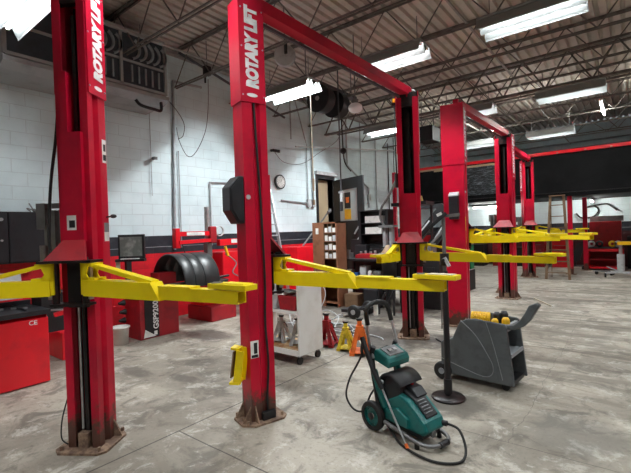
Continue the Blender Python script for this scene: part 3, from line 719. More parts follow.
solo('wall_camera', MB().cyl((-7.88, 8.18, 4.01), (-7.82, 8.18, 4.01), .035).bar((-7.82, 8.18, 4.01), (-7.66, 8.3, 3.97), .08, .07), 'black', 'small black camera with trailing wire above the wall clock', 'camera', (-7.88, 8.18, 4.0))
cables('hanging_wire', 'thin wire sagging across the block wall above the clock', [(-7.8, 8.2, 4.0), (-7.78, 8.6, 3.72), (-7.78, 9.4, 3.78), (-7.75, 10.2, 4.2), (-7.7, 11.1, 4.7), (-7.7, 11.5, 5.3)], .008, 'darkpipe')
cables('hanging_wire', 'thin dark cable looping on the wall right of the ventilation unit', [(-7.75, 4.62, 4.75), (-7.75, 5.0, 4.6), (-7.78, 5.35, 4.25), (-7.8, 5.35, 3.95), (-7.8, 5.22, 3.85)], .008, 'darkpipe')
cables('hanging_wire', 'thin long wire looping from the pulley block to the grey wall conduit', [(-7.0, 5.45, 5.0), (-7.1, 5.5, 4.4), (-7.3, 5.55, 3.95), (-7.6, 5.5, 3.55), (-7.75, 5.4, 3.5), (-7.8, 5.25, 3.8), (-7.82, 5.2, 4.1)], .007, 'darkpipe')
t = thing('pulley_block', 'black pulley block hanging under the roof left of the second post', 'pulley', (-7.0, 5.43, 5.0))
MB(t.location).bb(-7.05, -6.95, 5.36, 5.50, 5.08, 5.26).build('body', 'black', t)
MB(t.location).cyl((-7.0, 5.43, 5.26), (-7.0, 5.43, 5.79), .01).build('hanger', 'dsteel', t)
MB(t.location).cyl((-7.03, 5.40, 4.92), (-7.03, 5.40, 5.1), .02).build('hook', 'black', t)
# clock
t = thing('wall_clock', 'round wall clock with black rim and white face on block wall', 'clock', (-7.88, 8.48, 3.17)); T0 = t.location
MB(T0).cyl((-7.89, 8.48, 3.17), (-7.84, 8.48, 3.17), .205, 28).build('rim', 'black', t)
MB(T0).cyl((-7.84, 8.48, 3.17), (-7.832, 8.48, 3.17), .165, 28).build('face', 'paper', t)
MB(T0).bar((-7.829, 8.48, 3.17), (-7.829, 8.53, 3.24), .004, .014, (1, 0, 0)).build('hour_hand', 'black', t)
MB(T0).bar((-7.829, 8.48, 3.17), (-7.829, 8.38, 3.14), .004, .01, (1, 0, 0)).build('minute_hand', 'black', t)
m = MB(T0)
for i in range(12): a = i * math.pi / 6; m.box((-7.831, 8.48 + .135 * math.sin(a), 3.17 + .135 * math.cos(a)), (.003, .012, .025), rx=-a)
m.build('hour_marks', 'black', t)
# leaning extension ladder
t = thing('extension_ladder', 'tall aluminium ladder leaning on the block wall just right of the second post', 'ladder', (-6.9, 7.25, 0)); T0 = t.location
b0, b1, t0, t1 = Vector((-6.9, 7.28, .02)), Vector((-6.9, 7.68, .02)), Vector((-7.84, 7.60, 3.6)), Vector((-7.84, 7.88, 3.6))
MB(T0).bar(b0, t0, .03, .08, (1, 0, 0)).build('rail', 'steel', t); MB(T0).bar(b1, t1, .03, .08, (1, 0, 0)).build('rail', 'steel', t)
for i in range(12):
    q = (i + .7) / 12.3; MB(T0).cyl(b0.lerp(t0, q), b1.lerp(t1, q), .016, 8).build('rung', 'steel', t)
# tyre machine at far left
t = thing('wheel_balancer', 'bright red floor cabinet with grey tray top at the left edge', 'wheel balancer', (-6.05, 1.3, 0)); T0 = t.location
MB(T0).prism([(-5.72, .015), (-5.72, .80), (-5.78, .84), (-6.4, .84), (-6.4, .015)], .75, 1.91, 'xz').build('body', 'brightred', t, bev=.01)
m = MB(T0); m.bb(-6.45, -5.69, .74, 1.93, .845, .90); m.bb(-6.45, -6.38, .74, 1.93, .90, .96)
for y in (1.0, 1.35, 1.7): m.bb(-6.3, -5.8, y - .01, y + .01, .90, .925)
tr = m.build('tool_tray', 'plastic', t)
for i in range(9):
    MB(T0).box((-6.2 + .07 * (i % 5), .95 + .1 * i, .915), (.05, .03, .02), rz=i).build('balance_weight', 'steel' if i % 2 else 'dsteel', tr)
MB(T0).bar((-5.9, 1.93, .86), (-5.74, 2.08, .86), .03, .02).build('lever', 'steel', t)
MB(T0).bar((-5.80, 2.0, .80), (-5.78, 2.14, .82), .06, .05).build('lever_grip', 'brightred', t)
MB(T0).bb(-6.35, -6.0, 1.93, 2.3, .55, 1.05).build('motor_housing', 'black', t)
text('ce_mark', 'CE', .075, 'letter', t, Matrix.Translation(-Vector(T0)) @ frame((-5.716, 1.70, .735), (0, 1, 0), (0, 0, 1)), bold=.001)
c = MB(T0).prism([(-6.3, 1.02), (-6.12, 1.02), (-6.2, 1.34), (-6.36, 1.34)], .95, 1.78, 'xz').build('console', 'ltgrey', t, bev=.008)
MB(T0).bar((-6.3, 1.5, .85), (-6.3, 1.5, 1.05), .1, .1).build('console_post', 'black', t)
MB(T0).prism([(-6.132, 1.08), (-6.128, 1.08), (-6.19, 1.29), (-6.194, 1.29)], 1.05, 1.74, 'xz').build('control_panel', 'screen', c)
for i in range(5): MB(T0).box((-6.135, 1.45 + i * .06, 1.12), (.01, .04, .03)).build('button', 'coily' if i % 2 else 'blue', c)
solo('red_tool_box', MB().bb(-7.2, -6.55, 2.35, 2.78, 0, .40), 'brightred', 'low red box on the floor between left cabinet and nearest post', 'box', (-6.9, 2.5, 0), bev=.01)
solo('red_tool_box', MB().bb(-7.75, -7.25, 2.55, 3.2, 0, .72), 'darkred', 'dark red box against the wall behind the nearest post', 'box', (-7.5, 2.9, 0), bev=.01)
# wheel balancer with hood
t = thing('wheel_balancer', 'red wheel balancer lettered on a black strip, big curved black hood above', 'wheel balancer', (-6.85, 4.05, 0)); T0 = t.location
MB(T0).bb(-7.1, -6.6, 3.56, 4.30, .0, .78).build('body', 'darkred', t, bev=.012)
st = MB(T0).bb(-6.599, -6.590, 3.64, 3.90, .02, .76).build('front_panel', 'black', t)
text('lettering', 'GSP9200', .135, 'letter', st, Matrix.Translation(-Vector(T0)) @ frame((-6.5885, 3.885, .15), (0, 0, 1), (0, -1, 0)), bold=.004, sx=.98)
MB(T0).prism([(3.61, .03), (3.84, .03), (3.64, .17)], -6.5885, -6.587, 'yz').build('warning_label', 'paper', st)
MB(T0).bb(-6.589, -6.587, 3.80, 3.86, .05, .12).build('logo', 'letter', st)
m = MB(T0); R_o, R_i = .50, .485; y0, y1 = 4.0, 4.72; xc, zc = -6.42, .93
for (a, b) in ((y0, y0 + .2), (y0 + .2, y0 + .4), (y0 + .4, y1)):
    m.lathe([(R_i, a), (R_o, a), (R_o + .008, a + .015), (R_o + .008, b - .015), (R_o, b), (R_i, b), (R_i, a)], (xc, 0, zc), 'y', 32, -.12, math.pi + .12)
m.build('hood', 'fender', t)
MB(T0).lathe([(.02, 4.70), (R_i, 4.70), (R_i, 4.715), (.02, 4.715)], (xc, 0, zc), 'y', 24, 0, math.pi).build('hood_back', 'black', t)
MB(T0).tube([(-6.05, 4.0, .93), (-6.02, 4.3, .95), (-6.02, 5.0, .98)], .022).build('hood_arm', 'black', t)
MB(T0).cyl((-6.6, 4.0, .85), (-6.6, 4.55, .85), .05, 12).build('shaft', 'dsteel', t)
MB(T0).bb(-6.9, -6.62, 3.95, 4.28, .831, 1.1).build('spindle_housing', 'darkred', t)
MB(T0).bb(-7.12, -6.55, 3.5, 4.35, .78, .83).build('weight_tray', 'black', t)
for i in range(4): MB(T0).cyl((-7.0 + .03 * (i % 2), 3.50, .62 - .15 * i), (-7.0 + .03 * (i % 2), 3.40, .62 - .15 * i), .055, 12, .02).build('centring_cone', 'black', t)
MB(T0).bar((-6.97, 3.58, .83), (-6.97, 3.58, 1.36), .09, .07).build('monitor_post', 'black', t)
mo = MB(T0).box((-6.82, 3.58, 1.585), (.44, .06, .42), rz=R(40)).build('monitor', 'black', t, bev=.006)
MB(T0).box((-6.797, 3.552, 1.59), (.37, .008, .33), rz=R(40)).build('screen', 'screen', mo)
MB(T0).box((-6.79, 3.54, 1.36), (.48, .12, .045), rz=R(40)).build('keyboard_shelf', 'black', t)
MB(T0).box((-6.74, 3.50, 1.386), (.30, .05, .012), rz=R(40)).build('card_strip', 'paper', t)
MB(T0).box((-6.96, 3.40, 1.26), (.07, .012, .16), rz=R(40)).build('tag', 'cord', t)
solo('plastic_bucket', MB().lathe([(.001, 0), (.115, 0), (.135, .26), (.150, .265), (.150, .285), (.140, .29), (.128, .285), (.11, .02), (.001, .015)], (-6.72, 3.28, 0), 'z', 22), 'white', 'white plastic bucket on the floor beside the lettered red machine', 'bucket', (-6.72, 3.28, 0))
# tyre changer
t = thing('tire_changer', 'red tyre changer with grey vertical post and red arm by the wall', 'tire changer', (-6.95, 5.4, 0)); T0 = t.location
MB(T0).bb(-7.5, -6.7, 5.1, 5.75, 0, .30).build('base', 'darkred', t, bev=.02)
MB(T0).bb(-7.4, -6.95, 5.1, 5.5, .30, .8).build('pedestal', 'brightred', t, bev=.02)
MB(T0).cyl((-6.95, 5.26, .5), (-6.95, 5.26, 2.32), .055, 16).build('column', 'steel', t)
MB(T0).bb(-7.01, -6.89, 5.2, 5.32, 1.3, 1.60).build('slide', 'dsteel', t)
a = MB(T0).bar((-6.9, 4.5, 1.78), (-6.9, 5.3, 1.78), .09, .09).bar((-6.86, 4.52, 1.62), (-6.86, 5.25, 1.64), .08, .07).build('arm', 'brightred', t)
MB(T0).bb(-6.852, -6.848, 4.7, 5.12, 1.745, 1.81).build('arm_label', 'paper', a)
MB(T0).box((-6.9, 4.5, 1.70), (.12, .10, .38)).build('arm_end', 'brightred', t, bev=.01)
MB(T0).box((-6.9, 5.32, 1.75), (.16, .16, .34)).build('head', 'darkred', t, bev=.02)
MB(T0).lathe([(.09, -.02), (.11, -.02), (.11, .02), (.09, .02), (.09, -.02)], (-6.86, 5.5, 1.82), 'x', 16).build('hand_wheel', 'ltgrey', t)
a2 = MB(T0).bar((-6.85, 5.45, 1.58), (-6.85, 6.75, 1.60), .10, .13).build('assist_arm', 'brightred', t)
MB(T0).bb(-6.798, -6.795, 5.75, 6.6, 1.56, 1.64).build('arm_label', 'paper', a2)
MB(T0).bb(-7.2, -6.85, 5.55, 6.05, .7, 1.38).build('tower', 'brightred', t, bev=.02)
MB(T0).bb(-7.1, -6.8, 5.55, 6.0, .34, .7).build('tower_foot', 'darkred', t)
MB(T0).cyl((-6.7, 5.5, 1.5), (-6.68, 5.55, 1.3), .03).build('inflator_gun', 'coily', t)
MB(T0).tube([(-6.88, 4.6, 1.6), (-6.8, 4.7, 1.25), (-6.75, 4.95, 1.1), (-6.8, 5.2, 1.2)], .01).build('air_line', 'rubber', t)
MB(T0).tube([(-6.7, 5.5, 1.35), (-6.6, 5.7, 1.15), (-6.6, 5.6, .95), (-6.55, 5.9, .8)], .012).build('air_line', 'midgrey', t)
MB(T0).lathe([(.001, .02), (.3, 0), (.32, .04), (.001, .06)], (-6.75, 5.2, .80), 'z', 20).build('turntable', 'black', t)
for i, (y, h, mt) in enumerate(((6.15, 1.42, 'ltgrey'), (6.3, 1.3, 'black'), (6.42, 1.35, 'ltgrey'))):
    solo('spray_bottle', MB().lathe([(.001, 0), (.045, 0), (.045, .2), (.015, .26), (.015, .32), (.001, .32)], (-6.7, y, .96), 'z', 12).box((-6.67, y, .96 + .33), (.09, .03, .03)), mt,
         ('grey spray bottle on the black stand nearest the tyre changer tower', 'black spray bottle between two grey ones on the stand', 'grey spray bottle on the black stand nearest the second post')[i], 'bottle', (-6.7, y, .96), 'spray bottles on the stand')
t = thing('supply_stand', 'black stand with shelves of bottles behind the second post', 'stand', (-6.75, 6.4, 0)); T0 = t.location
for z in (.25, .6, .94): MB(T0).bb(-6.95, -6.55, 6.08, 6.58, z, z + .02).build('shelf', 'black', t)
for x in (-6.94, -6.56):
    for y in (6.09, 6.57): MB(T0).bb(x - .015, x + .015, y - .015, y + .015, 0, 1.3 if x < -6.9 else .96).build('leg', 'black', t)
for i in range(5):
    solo('oil_bottle', MB().lathe([(.001, 0), (.04, 0), (.04, .16), (.015, .2), (.015, .23), (.001, .23)], (-6.63, 6.12 + i * .09, .62), 'z', 10), ('white', 'dsteel', 'black', 'white', 'darkred')[i],
         'small %s bottle on the middle shelf of the black stand, %s' % (('white', 'grey', 'black', 'white', 'red')[i], ('leftmost', 'beside the leftmost white one', 'the only black one', 'between black and red ones', 'rightmost')[i]), 'bottle', (-6.63, 6.12 + i * .09, .62), 'bottles on the middle shelf')
# white shop cart
t = thing('rolling_cart', 'white shelved rolling cart with black top right of the second post', 'cart', (-3.85, 4.25, 0)); T0 = t.location
cx0, cx1, cy0, cy1 = -4.35, -3.46, 4.0, 4.5
MB(T0).bb(cx1 - .03, cx1, cy0, cy1, .13, 1.06).build('side_panel', 'white', t, bev=.006)
MB(T0).bb(cx0, cx0 + .03, cy0, cy1, .13, 1.06).build('side_panel', 'white', t, bev=.006)
MB(T0).bb(cx0 + .03, cx1 - .03, cy0, cy1, .155, .20).build('bottom_shelf', 'plywood', t)
MB(T0).bb(cx0 + .03, cx1 - .03, cy0 - .01, cy0 + .015, .13, .20).build('shelf_lip', 'white', t)
MB(T0).bb(cx0 + .03, cx1 - .03, cy0, cy1, .67, .70).build('middle_shelf', 'white', t)
MB(T0).bb(cx0 - .02, cx1 + .0, cy0 - .02, cy1 + .02, 1.065, 1.10).build('top', 'black', t)
MB(T0).bb(cx0 + .05, cx1 - .04, cy0 + .02, cy1 - .02, .135, .153).build('underside', 'black', t)
for x in (cx0 + .05, cx1 - .06):
    for y in (cy0 + .06, cy1 - .06):
        c = MB(T0).bb(x - .02, x + .02, y - .02, y + .02, .10, .135).build('caster', 'dsteel', t)
        MB(T0).cyl((x - .015, y + .01, .05), (x + .015, y + .01, .05), .05, 16).build('wheel', 'rubber', c)
solo('plastic_bin', MB().prism([(-4.28, .705), (-3.92, .705), (-3.88, .90), (-4.32, .90)], 4.06, 4.4, 'xz'), 'ltgrey', 'grey plastic bin on the middle shelf of the white cart', 'bin', (-4.1, 4.2, .70), bev=.01)
solo('serving_tray', MB().bb(-4.3, -3.75, 4.05, 4.42, .905, .925), 'white', 'white tray lying over the bins on the white cart', 'tray', (-4.05, 4.2, .905))
solo('red_bin', MB().prism([(-3.84, .705), (-3.56, .705), (-3.53, .895), (-3.87, .895)], 4.05, 4.35, 'xz'), 'darkred', 'dark red box on the middle shelf of the white cart', 'box', (-3.7, 4.2, .70), bev=.01)
def jack_stand(mat, sc, loc, rz, label, post='dsteel', grp='jack stands'):
    t = thing('jack_stand', label, 'jack stand', loc, rz, grp)
    h = .33 * sc; b = .13 * sc; a = .045 * sc
    m = MB()
    for s in (-1, 1):
        m.prism([(-b, 0), (-b + .055 * sc, 0), (-a * .2, h * .62), (a * .2, h * .62), (b - .055 * sc, 0), (b, 0), (a, h), (-a, h)], s * b - .0 if 0 else 0, .001, 'xz') if 0 else None
    for sx in (-1, 1):
        for sy in (-1, 1):
            m.add([(sx * b, sy * b, 0), (sx * (b - .06 * sc), sy * b, 0), (sx * a * .3, sy * a, h * .72), (sx * a, sy * a, h), (sx * b, sy * (b - .06 * sc), 0), (sx * a, sy * a * .3, h * .72)],
                  [(0, 1, 2, 3), (0, 3, 5, 4)])
    m.bb(-a, a, -a, a, h * .70, h + .012)
    bo = m.build('base', mat, t); so = bo.modifiers.new('solid', 'SOLIDIFY'); so.thickness = .004
    MB().bb(-b, b, -b, b, .03 * sc, .036 * sc).build('brace', mat, t)
    MB().bb(-a * .6, a * .6, -a * .45, a * .45, h * .5, h * 1.22).build('ratchet_post', post if post else mat, t)
    MB().prism([(-.045 * sc, h * 1.32), (-.03 * sc, h * 1.22), (.03 * sc, h * 1.22), (.045 * sc, h * 1.32), (.03 * sc, h * 1.30), (-.03 * sc, h * 1.30)], -.02 * sc, .02 * sc, 'xz').build('saddle', 'black', t)
    MB().tube([(a, 0, h * .95), (a + .04 * sc, 0, h * .9), (a + .06 * sc, .01, h * .7)], .006, 6).build('lever', 'black', t)
    return t
jack_stand('jyellow', .95, (-3.40, 4.98, 0), R(20), 'small chipped yellow jack stand on the floor beside the orange one', 'jyellow')
jack_stand('orange', 1.15, (-3.12, 4.92, 0), R(30), 'orange jack stand on the floor behind the pressure washer handle', 'orange')
jack_stand('darkred', 1.12, (-3.78, 5.02, 0), R(15), 'dark red jack stand behind right edge of the white cart', 'darkred')
jack_stand('alu', .85, (-4.02, 4.27, .202), R(10), 'cast silver jack stand on white cart bottom shelf, left one', 'alu')
jack_stand('alu', .82, (-3.72, 4.26, .202), R(35), 'cast silver jack stand on white cart bottom shelf, right one', 'alu')
solo('wheel_chock', MB().prism([(-.12, 0), (.12, 0), (.10, .05), (-.02, .15), (-.12, .10)], -.06, .06, 'xz'), 'rubber', 'black rubber block on the floor right of the orange jack stand', 'wheel chock', (0, 0, 0)).location = (-2.72, 4.95, 0)
solo('adhesive_roll', MB().cyl((-3.425, 4.78, .40), (-3.40, 4.78, .40), .04), 'paper', 'small white roll hanging on right side of the white cart', 'tape roll', (-3.42, 4.78, .40)) if 0 else None
# ------------------------------------------------------------------ work area beyond the cart
t = thing('parts_cabinet', 'brown board cabinet with pigeonholes of small white boxes by the doorway', 'cabinet', (-5.72, 7.8, 0)); T0 = t.location
px0, px1, py0, py1 = -6.05, -5.36, 7.6, 8.0
m = MB(T0); m.bb(px0, px0 + .03, py0, py1, 0, 1.95); m.bb(px1 - .03, px1, py0, py1, 0, 1.95); m.bb(px0, px1, py1 - .02, py1, 0, 1.95); m.bb(px0, px1, py0, py1, 1.92, 1.95); m.bb(px0, px0 + .32, py0 - .005, py0 + .02, 0, 1.95)
m.build('body', 'brown', t)
for z in (.08, .45, .85, 1.10, 1.30, 1.50, 1.70): MB(T0).bb(px0 + .03, px1 - .03, py0 + .01, py1 - .02, z, z + .018).build('shelf', 'brown', t)
m = MB(T0)
for x in (px0 + .32, px0 + .44, px0 + .55): m.bb(x - .006, x + .006, py0 + .005, py1 - .02, 1.10, 1.92)
m.build('dividers', 'wood', t)
MB(T0).bb(px0 + .10, px0 + .18, py0 - .009, py0 - .006, 1.68, 1.82).build('notice', 'paper', t)
cols_ = ('top left', 'top middle', 'top right', 'second row left', 'second row middle', 'second row right', 'third row left', 'third row middle', 'third row right', 'bottom left', 'bottom middle', 'bottom right')
for r_ in range(4):
    for c_ in range(3):
        x = px0 + .385 + c_ * .11; z = (1.718, 1.518, 1.318, 1.118)[r_]
        solo('parts_box', MB().bb(x - .042, x + .042, py0 + .02, py0 + .2, z, z + .10 + .03 * ((r_ + c_) % 2)), ('paper', 'ltgrey', 'white')[(r_ * 2 + c_) % 3],
             'small pale parts box in the brown cabinet pigeonhole, ' + cols_[r_ * 3 + c_], 'box', (x, py0 + .1, z), 'parts boxes in pigeonholes')
for i, (x, mt, nm) in enumerate(((-5.70, 'white', 'white'), (-5.60, 'blue', 'blue'), (-5.50, 'black', 'black'), (-5.42, 'paper', 'pale'))):
    solo('fluid_bottle', MB().lathe([(.001, 0), (.042, 0), (.042, .2), (.018, .26), (.018, .29), (.001, .29)], (x, 7.7, .468), 'z', 12), mt, nm + ' bottle standing low in the brown parts cabinet', 'bottle', (x, 7.7, .468), 'bottles in the brown cabinet')
# black work bench
t = thing('workbench', 'dark steel workbench behind the long yellow arm, clutter on top and below', 'workbench', (-5.05, 8.5, 0)); T0 = t.location
MB(T0).bb(-5.75, -4.35, 8.15, 8.85, 1.02, 1.07).build('worktop', 'black', t)
MB(T0).bb(-5.7, -4.4, 8.2, 8.82, .35, .37).build('shelf', 'black', t)
MB(T0).bb(-5.7, -4.4, 8.80, 8.82, .37, 1.02).build('back_panel', 'black', t)  # black backdrop added to darken the space under the bench
for x in (-5.7, -4.4):
    for y in (8.2, 8.8): MB(T0).bb(x - .025, x + .025, y - .025, y + .025, 0, 1.02).build('leg', 'black', t)
for i, (x, w_, h_, mt, nm, what) in enumerate(((-5.55, .14, .30, 'white', 'white box', 'box'), (-5.3, .12, .26, 'blue', 'blue jug', 'jug'), (-5.1, .16, .38, 'ltgrey', 'tall pale box', 'box'), (-4.92, .08, .30, 'paper', 'slim white carton', 'carton'), (-4.72, .2, .3, 'dsteel', 'grey box', 'box'))):
    solo(what, MB().bb(x - w_ / 2, x + w_ / 2, 8.25, 8.5, .372, .372 + h_ * 1.4), mt, nm + ' on the lower shelf of the dark workbench', what, (x, 8.4, .372), 'items under the workbench', bev=.008)
t = thing('tool_rack', 'black upright rack with two white paper shelves behind the workbench', 'rack', (-5.2, 9.15, 0)); T0 = t.location
MB(T0).bb(-5.65, -5.58, 9.0, 9.3, 0, 2.24).build('side_panel', 'black', t); MB(T0).bb(-4.87, -4.8, 9.0, 9.3, 0, 2.24).build('side_panel', 'black', t)
MB(T0).bb(-5.58, -4.87, 9.27, 9.3, 0, 2.24).build('back_panel', 'black', t)
for z in (.8, 1.3, 1.62, 1.90, 2.22): MB(T0).bb(-5.58, -4.87, 9.0, 9.27, z, z + .02).build('shelf', 'black', t)
for z, nm in ((1.64, 'lower'), (1.92, 'upper')):
    solo('paper_stack', MB().bb(-5.45, -4.98, 9.0, 9.2, z + .001, z + .17), 'paper', 'stack of white papers on the %s shelf of the black rack' % nm, 'papers', (-5.2, 9.1, z))
t = thing('wall_shelf', 'wide flat black shelf top on posts above the workbench', 'shelf', (-4.55, 9.3, 0)); T0 = t.location
MB(T0).bb(-4.75, -3.85, 9.1, 9.6, 2.30, 2.38).build('board', 'black', t)
for x in (-4.7, -3.9): MB(T0).bb(x - .02, x + .02, 9.5, 9.56, 0, 2.3).build('post', 'black', t)
solo('brass_fitting', MB().cyl((-4.55, 9.3, 2.38), (-4.55, 9.3, 2.45), .07, 12, .02), 'brass', 'small brass cone on the wide black shelf, left one', 'fitting', (-4.55, 9.3, 2.38))
solo('brass_fitting', MB().cyl((-4.05, 9.3, 2.38), (-4.05, 9.3, 2.52), .05, 12, .02), 'brass', 'small brass cone on the wide black shelf, right one beside third post', 'fitting', (-4.05, 9.3, 2.38))
# fluid extractor: black drum, tan jug, clear cylinders with hose
t = thing('fluid_evacuator', 'black drum with tan jug and grey clear cylinders left of the third post', 'fluid evacuator', (-4.05, 7.6, 0)); T0 = t.location
MB(T0).lathe([(.001, .75), (.15, .75), (.16, 1.10), (.17, 1.12), (.001, 1.12)], (-4.05, 7.6, 0), 'z', 20).build('drum', 'black', t)
MB(T0).bb(-4.25, -3.85, 7.4, 7.8, .70, .75).build('platform', 'black', t)
for x in (-4.22, -3.88):
    for y in (7.43, 7.77): MB(T0).bb(x - .015, x + .015, y - .015, y + .015, 0, .70).build('leg', 'black', t)
MB(T0).lathe([(.001, 1.12), (.13, 1.12), (.15, 1.26), (.08, 1.36), (.05, 1.42), (.001, 1.42)], (-4.06, 7.6, 0), 'z', 18).build('jug', 'clay', t)
for dx in (-.07, .08): MB(T0).cyl((-4.05 + dx, 7.6, 1.38), (-4.05 + dx, 7.6, 1.78), .055, 14).build('cylinder', 'midgrey', t)
MB(T0).bb(-4.22, -3.88, 7.5, 7.7, 1.78, 1.83).build('cap', 'dsteel', t)
MB(T0).tube([(-4.15, 7.6, 1.83), (-4.2, 7.55, 2.0), (-4.1, 7.45, 2.2), (-3.8, 7.2, 2.4), (-3.45, 6.9, 2.7)], .025, 8).build('hose', 'dsteel', t)
solo('fuel_can', MB().bb(-4.47, -4.30, 8.2, 8.42, 1.071, 1.33).cyl((-4.42, 8.3, 1.33), (-4.42, 8.3, 1.37), .02), 'brightred', 'bright red can on the right end of the dark workbench', 'can', (-4.4, 8.3, 1.071), bev=.015)
solo('white_box', MB().bb(-4.75, -4.60, 8.4, 8.6, 1.071, 1.20), 'dsteel', 'small grey box on the workbench left of the red can', 'box', (-4.68, 8.5, 1.071))
solo('socket_tray', MB().bb(-5.35, -4.8, 8.35, 8.6, 1.071, 1.16).bb(-5.3, -4.85, 8.4, 8.55, 1.16, 1.18), 'darkred', 'dark red tool tray on the workbench', 'tray', (-5.1, 8.5, 1.071))
solo('bench_vise', MB().bb(-5.65, -5.5, 8.3, 8.5, 1.071, 1.2).bb(-5.68, -5.47, 8.25, 8.33, 1.2, 1.28).cyl((-5.57, 8.2, 1.16), (-5.57, 8.02, 1.16), .015), 'dsteel', 'grey vise on the left end of the dark workbench', 'vise', (-5.57, 8.4, 1.071))
for i, x in enumerate((-5.25, -5.12, -4.98, -4.86)):
    solo('socket', MB().cyl((x, 8.45, 1.181), (x, 8.45, 1.23 + .02 * (i % 2)), .03, 10), 'steel', 'silver socket standing on the red tool tray, ' + ('leftmost', 'second from left', 'second from right', 'rightmost')[i], 'socket', (x, 8.45, 1.181), 'sockets on the red tray')
# brown lower cabinet and grey bars
t = thing('stair_rail', 'pale slanting rails on a black stand in front of the open black door', 'rail', (-5.85, 9.3, 0)); T0 = t.location
MB(T0).bb(-6.05, -5.68, 9.25, 9.45, 0, 1.5).build('stand', 'black', t)
for z in (1.45, 1.75): MB(T0).cyl((-6.0, 9.35, z - .1), (-5.62, 9.35, z + .42), .022).build('rail', 'ltgrey', t)
MB(T0).bb(-5.69, -5.66, 9.3, 9.4, 1.5, 2.2).build('upright', 'black', t)
# more clutter on and around the bench
solo('grinder', MB().bb(-5.05, -4.8, 8.62, 8.8, 1.071, 1.3).cyl((-5.12, 8.7, 1.24), (-4.73, 8.7, 1.24), .07, 14), 'black', 'black bench grinder at the back of the dark workbench', 'grinder', (-4.92, 8.7, 1.071))
solo('storage_box', MB().bb(-5.52, -5.2, 8.6, 8.8, 1.071, 1.38), 'plastic', 'black drawer box at back left of the dark workbench', 'box', (-5.36, 8.7, 1.071), bev=.008)
solo('tool_box', MB().bb(-4.62, -4.38, 8.55, 8.8, 1.071, 1.45), 'black', 'tall black box at right end of the workbench behind the red can', 'box', (-4.5, 8.7, 1.071), bev=.01)
solo('cardboard_box', MB().bb(-5.3, -4.95, 7.75, 8.05, 0, .3), 'wood', 'brown box on the floor in front of the workbench', 'box', (-5.1, 7.9, 0), bev=.006)
solo('black_crate', MB().bb(-4.85, -4.5, 7.85, 8.1, 0, .42), 'plastic', 'black crate on the floor in front of the workbench', 'crate', (-4.7, 8.0, 0), bev=.01)
t = thing('brake_lathe', 'dark machine with round wheel and grey arm, right of the workbench behind third post', 'machine', (-3.7, 8.6, 0)); T0 = t.location
MB(T0).bb(-4.1, -3.3, 8.4, 8.9, 0, 1.05).build('cabinet', 'black', t)
MB(T0).bb(-3.9, -3.5, 8.5, 8.8, 1.05, 1.4).build('head', 'dsteel', t, bev=.02)
MB(T0).cyl((-3.7, 8.5, 1.22), (-3.7, 8.35, 1.22), .15, 18).build('faceplate', 'steel', t)
MB(T0).bar((-3.55, 8.6, 1.4), (-3.2, 8.5, 1.7), .04, .04).build('lamp_arm', 'dsteel', t)
for x in (-4.0, -3.75, -3.5): MB(T0).bb(x - .1, x + .1, 8.385, 8.398, .3, .9).build('door', 'plastic', t)
solo('lever_bar', MB().cyl((-6.95, 8.3, 1.38), (-6.6, 9.0, 2.25), .022).cyl((-6.6, 9.0, 2.25), (-6.57, 9.08, 2.33), .045), 'dsteel', 'long grey pry bar leaning left of the doorway', 'bar', (-6.95, 8.3, 1.37))
t = thing('parts_washer', 'red low cabinet against the wall behind the white cart', 'cabinet', (-7.0, 8.6, 0)); T0 = t.location
MB(T0).prism([(8.0, .0), (9.6, .0), (9.6, 1.05), (8.5, 1.36), (8.0, 1.36)], -7.5, -6.9, 'yz').build('body', 'brightred', t, bev=.01)
# two wheel dolly and loose air hose on the floor
t = thing('hand_truck', 'black two-wheeled hand truck lying low behind the pressure washer', 'hand truck', (-4.35, 6.95, 0)); T0 = t.location
for y0_ in (6.75, 7.3):
    w_ = MB(T0).lathe([(.001, -.03), (.12, -.035), (.14, -.02), (.14, .02), (.12, .035), (.001, .03)], (-4.4, y0_, .14), 'y', 20).build('wheel', 'rubber', t)
    MB(T0).cyl((-4.4, y0_ - .045, .14), (-4.4, y0_ - .03, .14), .05, 14).build('hub', 'steel', w_)
MB(T0).cyl((-4.4, 6.74, .14), (-4.4, 7.33, .14), .015).build('axle', 'dsteel', t)
for y0_ in (6.85, 7.2): MB(T0).tube([(-4.5, y0_, .16), (-4.2, y0_, .22), (-3.9, y0_ - .02, .30), (-3.75, y0_, .55)], .02).build('frame_rail', 'black', t)
for x, z in ((-4.3, .2), (-4.05, .27)): MB(T0).cyl((x, 6.85, z), (x, 7.2, z), .012).build('cross_bar', 'black', t)
MB(T0).bb(-4.75, -4.5, 6.82, 7.24, .1, .16).build('toe_plate', 'black', t)
rr = random.Random(3)
for j, (cx, cy, r, n_, nm) in enumerate(((-4.75, 5.95, .42, 3, 'pale air hose in loose loops on the stained floor left of the hand truck'), (-4.25, 6.0, .30, 2, 'pale thin hose tangled on the floor in front of the hand truck'))):
    p = []
    for i in range(n_ * 8):
        a = i * math.pi / 4; q = r * (1 + .25 * rr.uniform(-1, 1)); p.append((cx + q * math.cos(a) * 1.2, cy + q * math.sin(a) * .8, .012 + .004 * (i // 4) + (.22 * abs(math.sin(i * .7)) if j == 0 and i % 5 in (1, 2) else 0)))
    p.append((cx + .9, cy - .2, .012)); p.append((cx + 1.1, cy - .35, .012))
    cables('air_hose', nm, p, .009, 'ltgrey', 'hose')
p = [(-5.2, 6.2, .3), (-5.1, 6.3, .62), (-4.9, 6.35, .72), (-4.75, 6.3, .5), (-4.85, 6.1, .12), (-5.0, 6.0, .02), (-5.3, 5.8, .012)]
cables('coiled_wire', 'pale looped wire standing up from the floor behind the white cart', p, .009, 'ltgrey', 'wire')
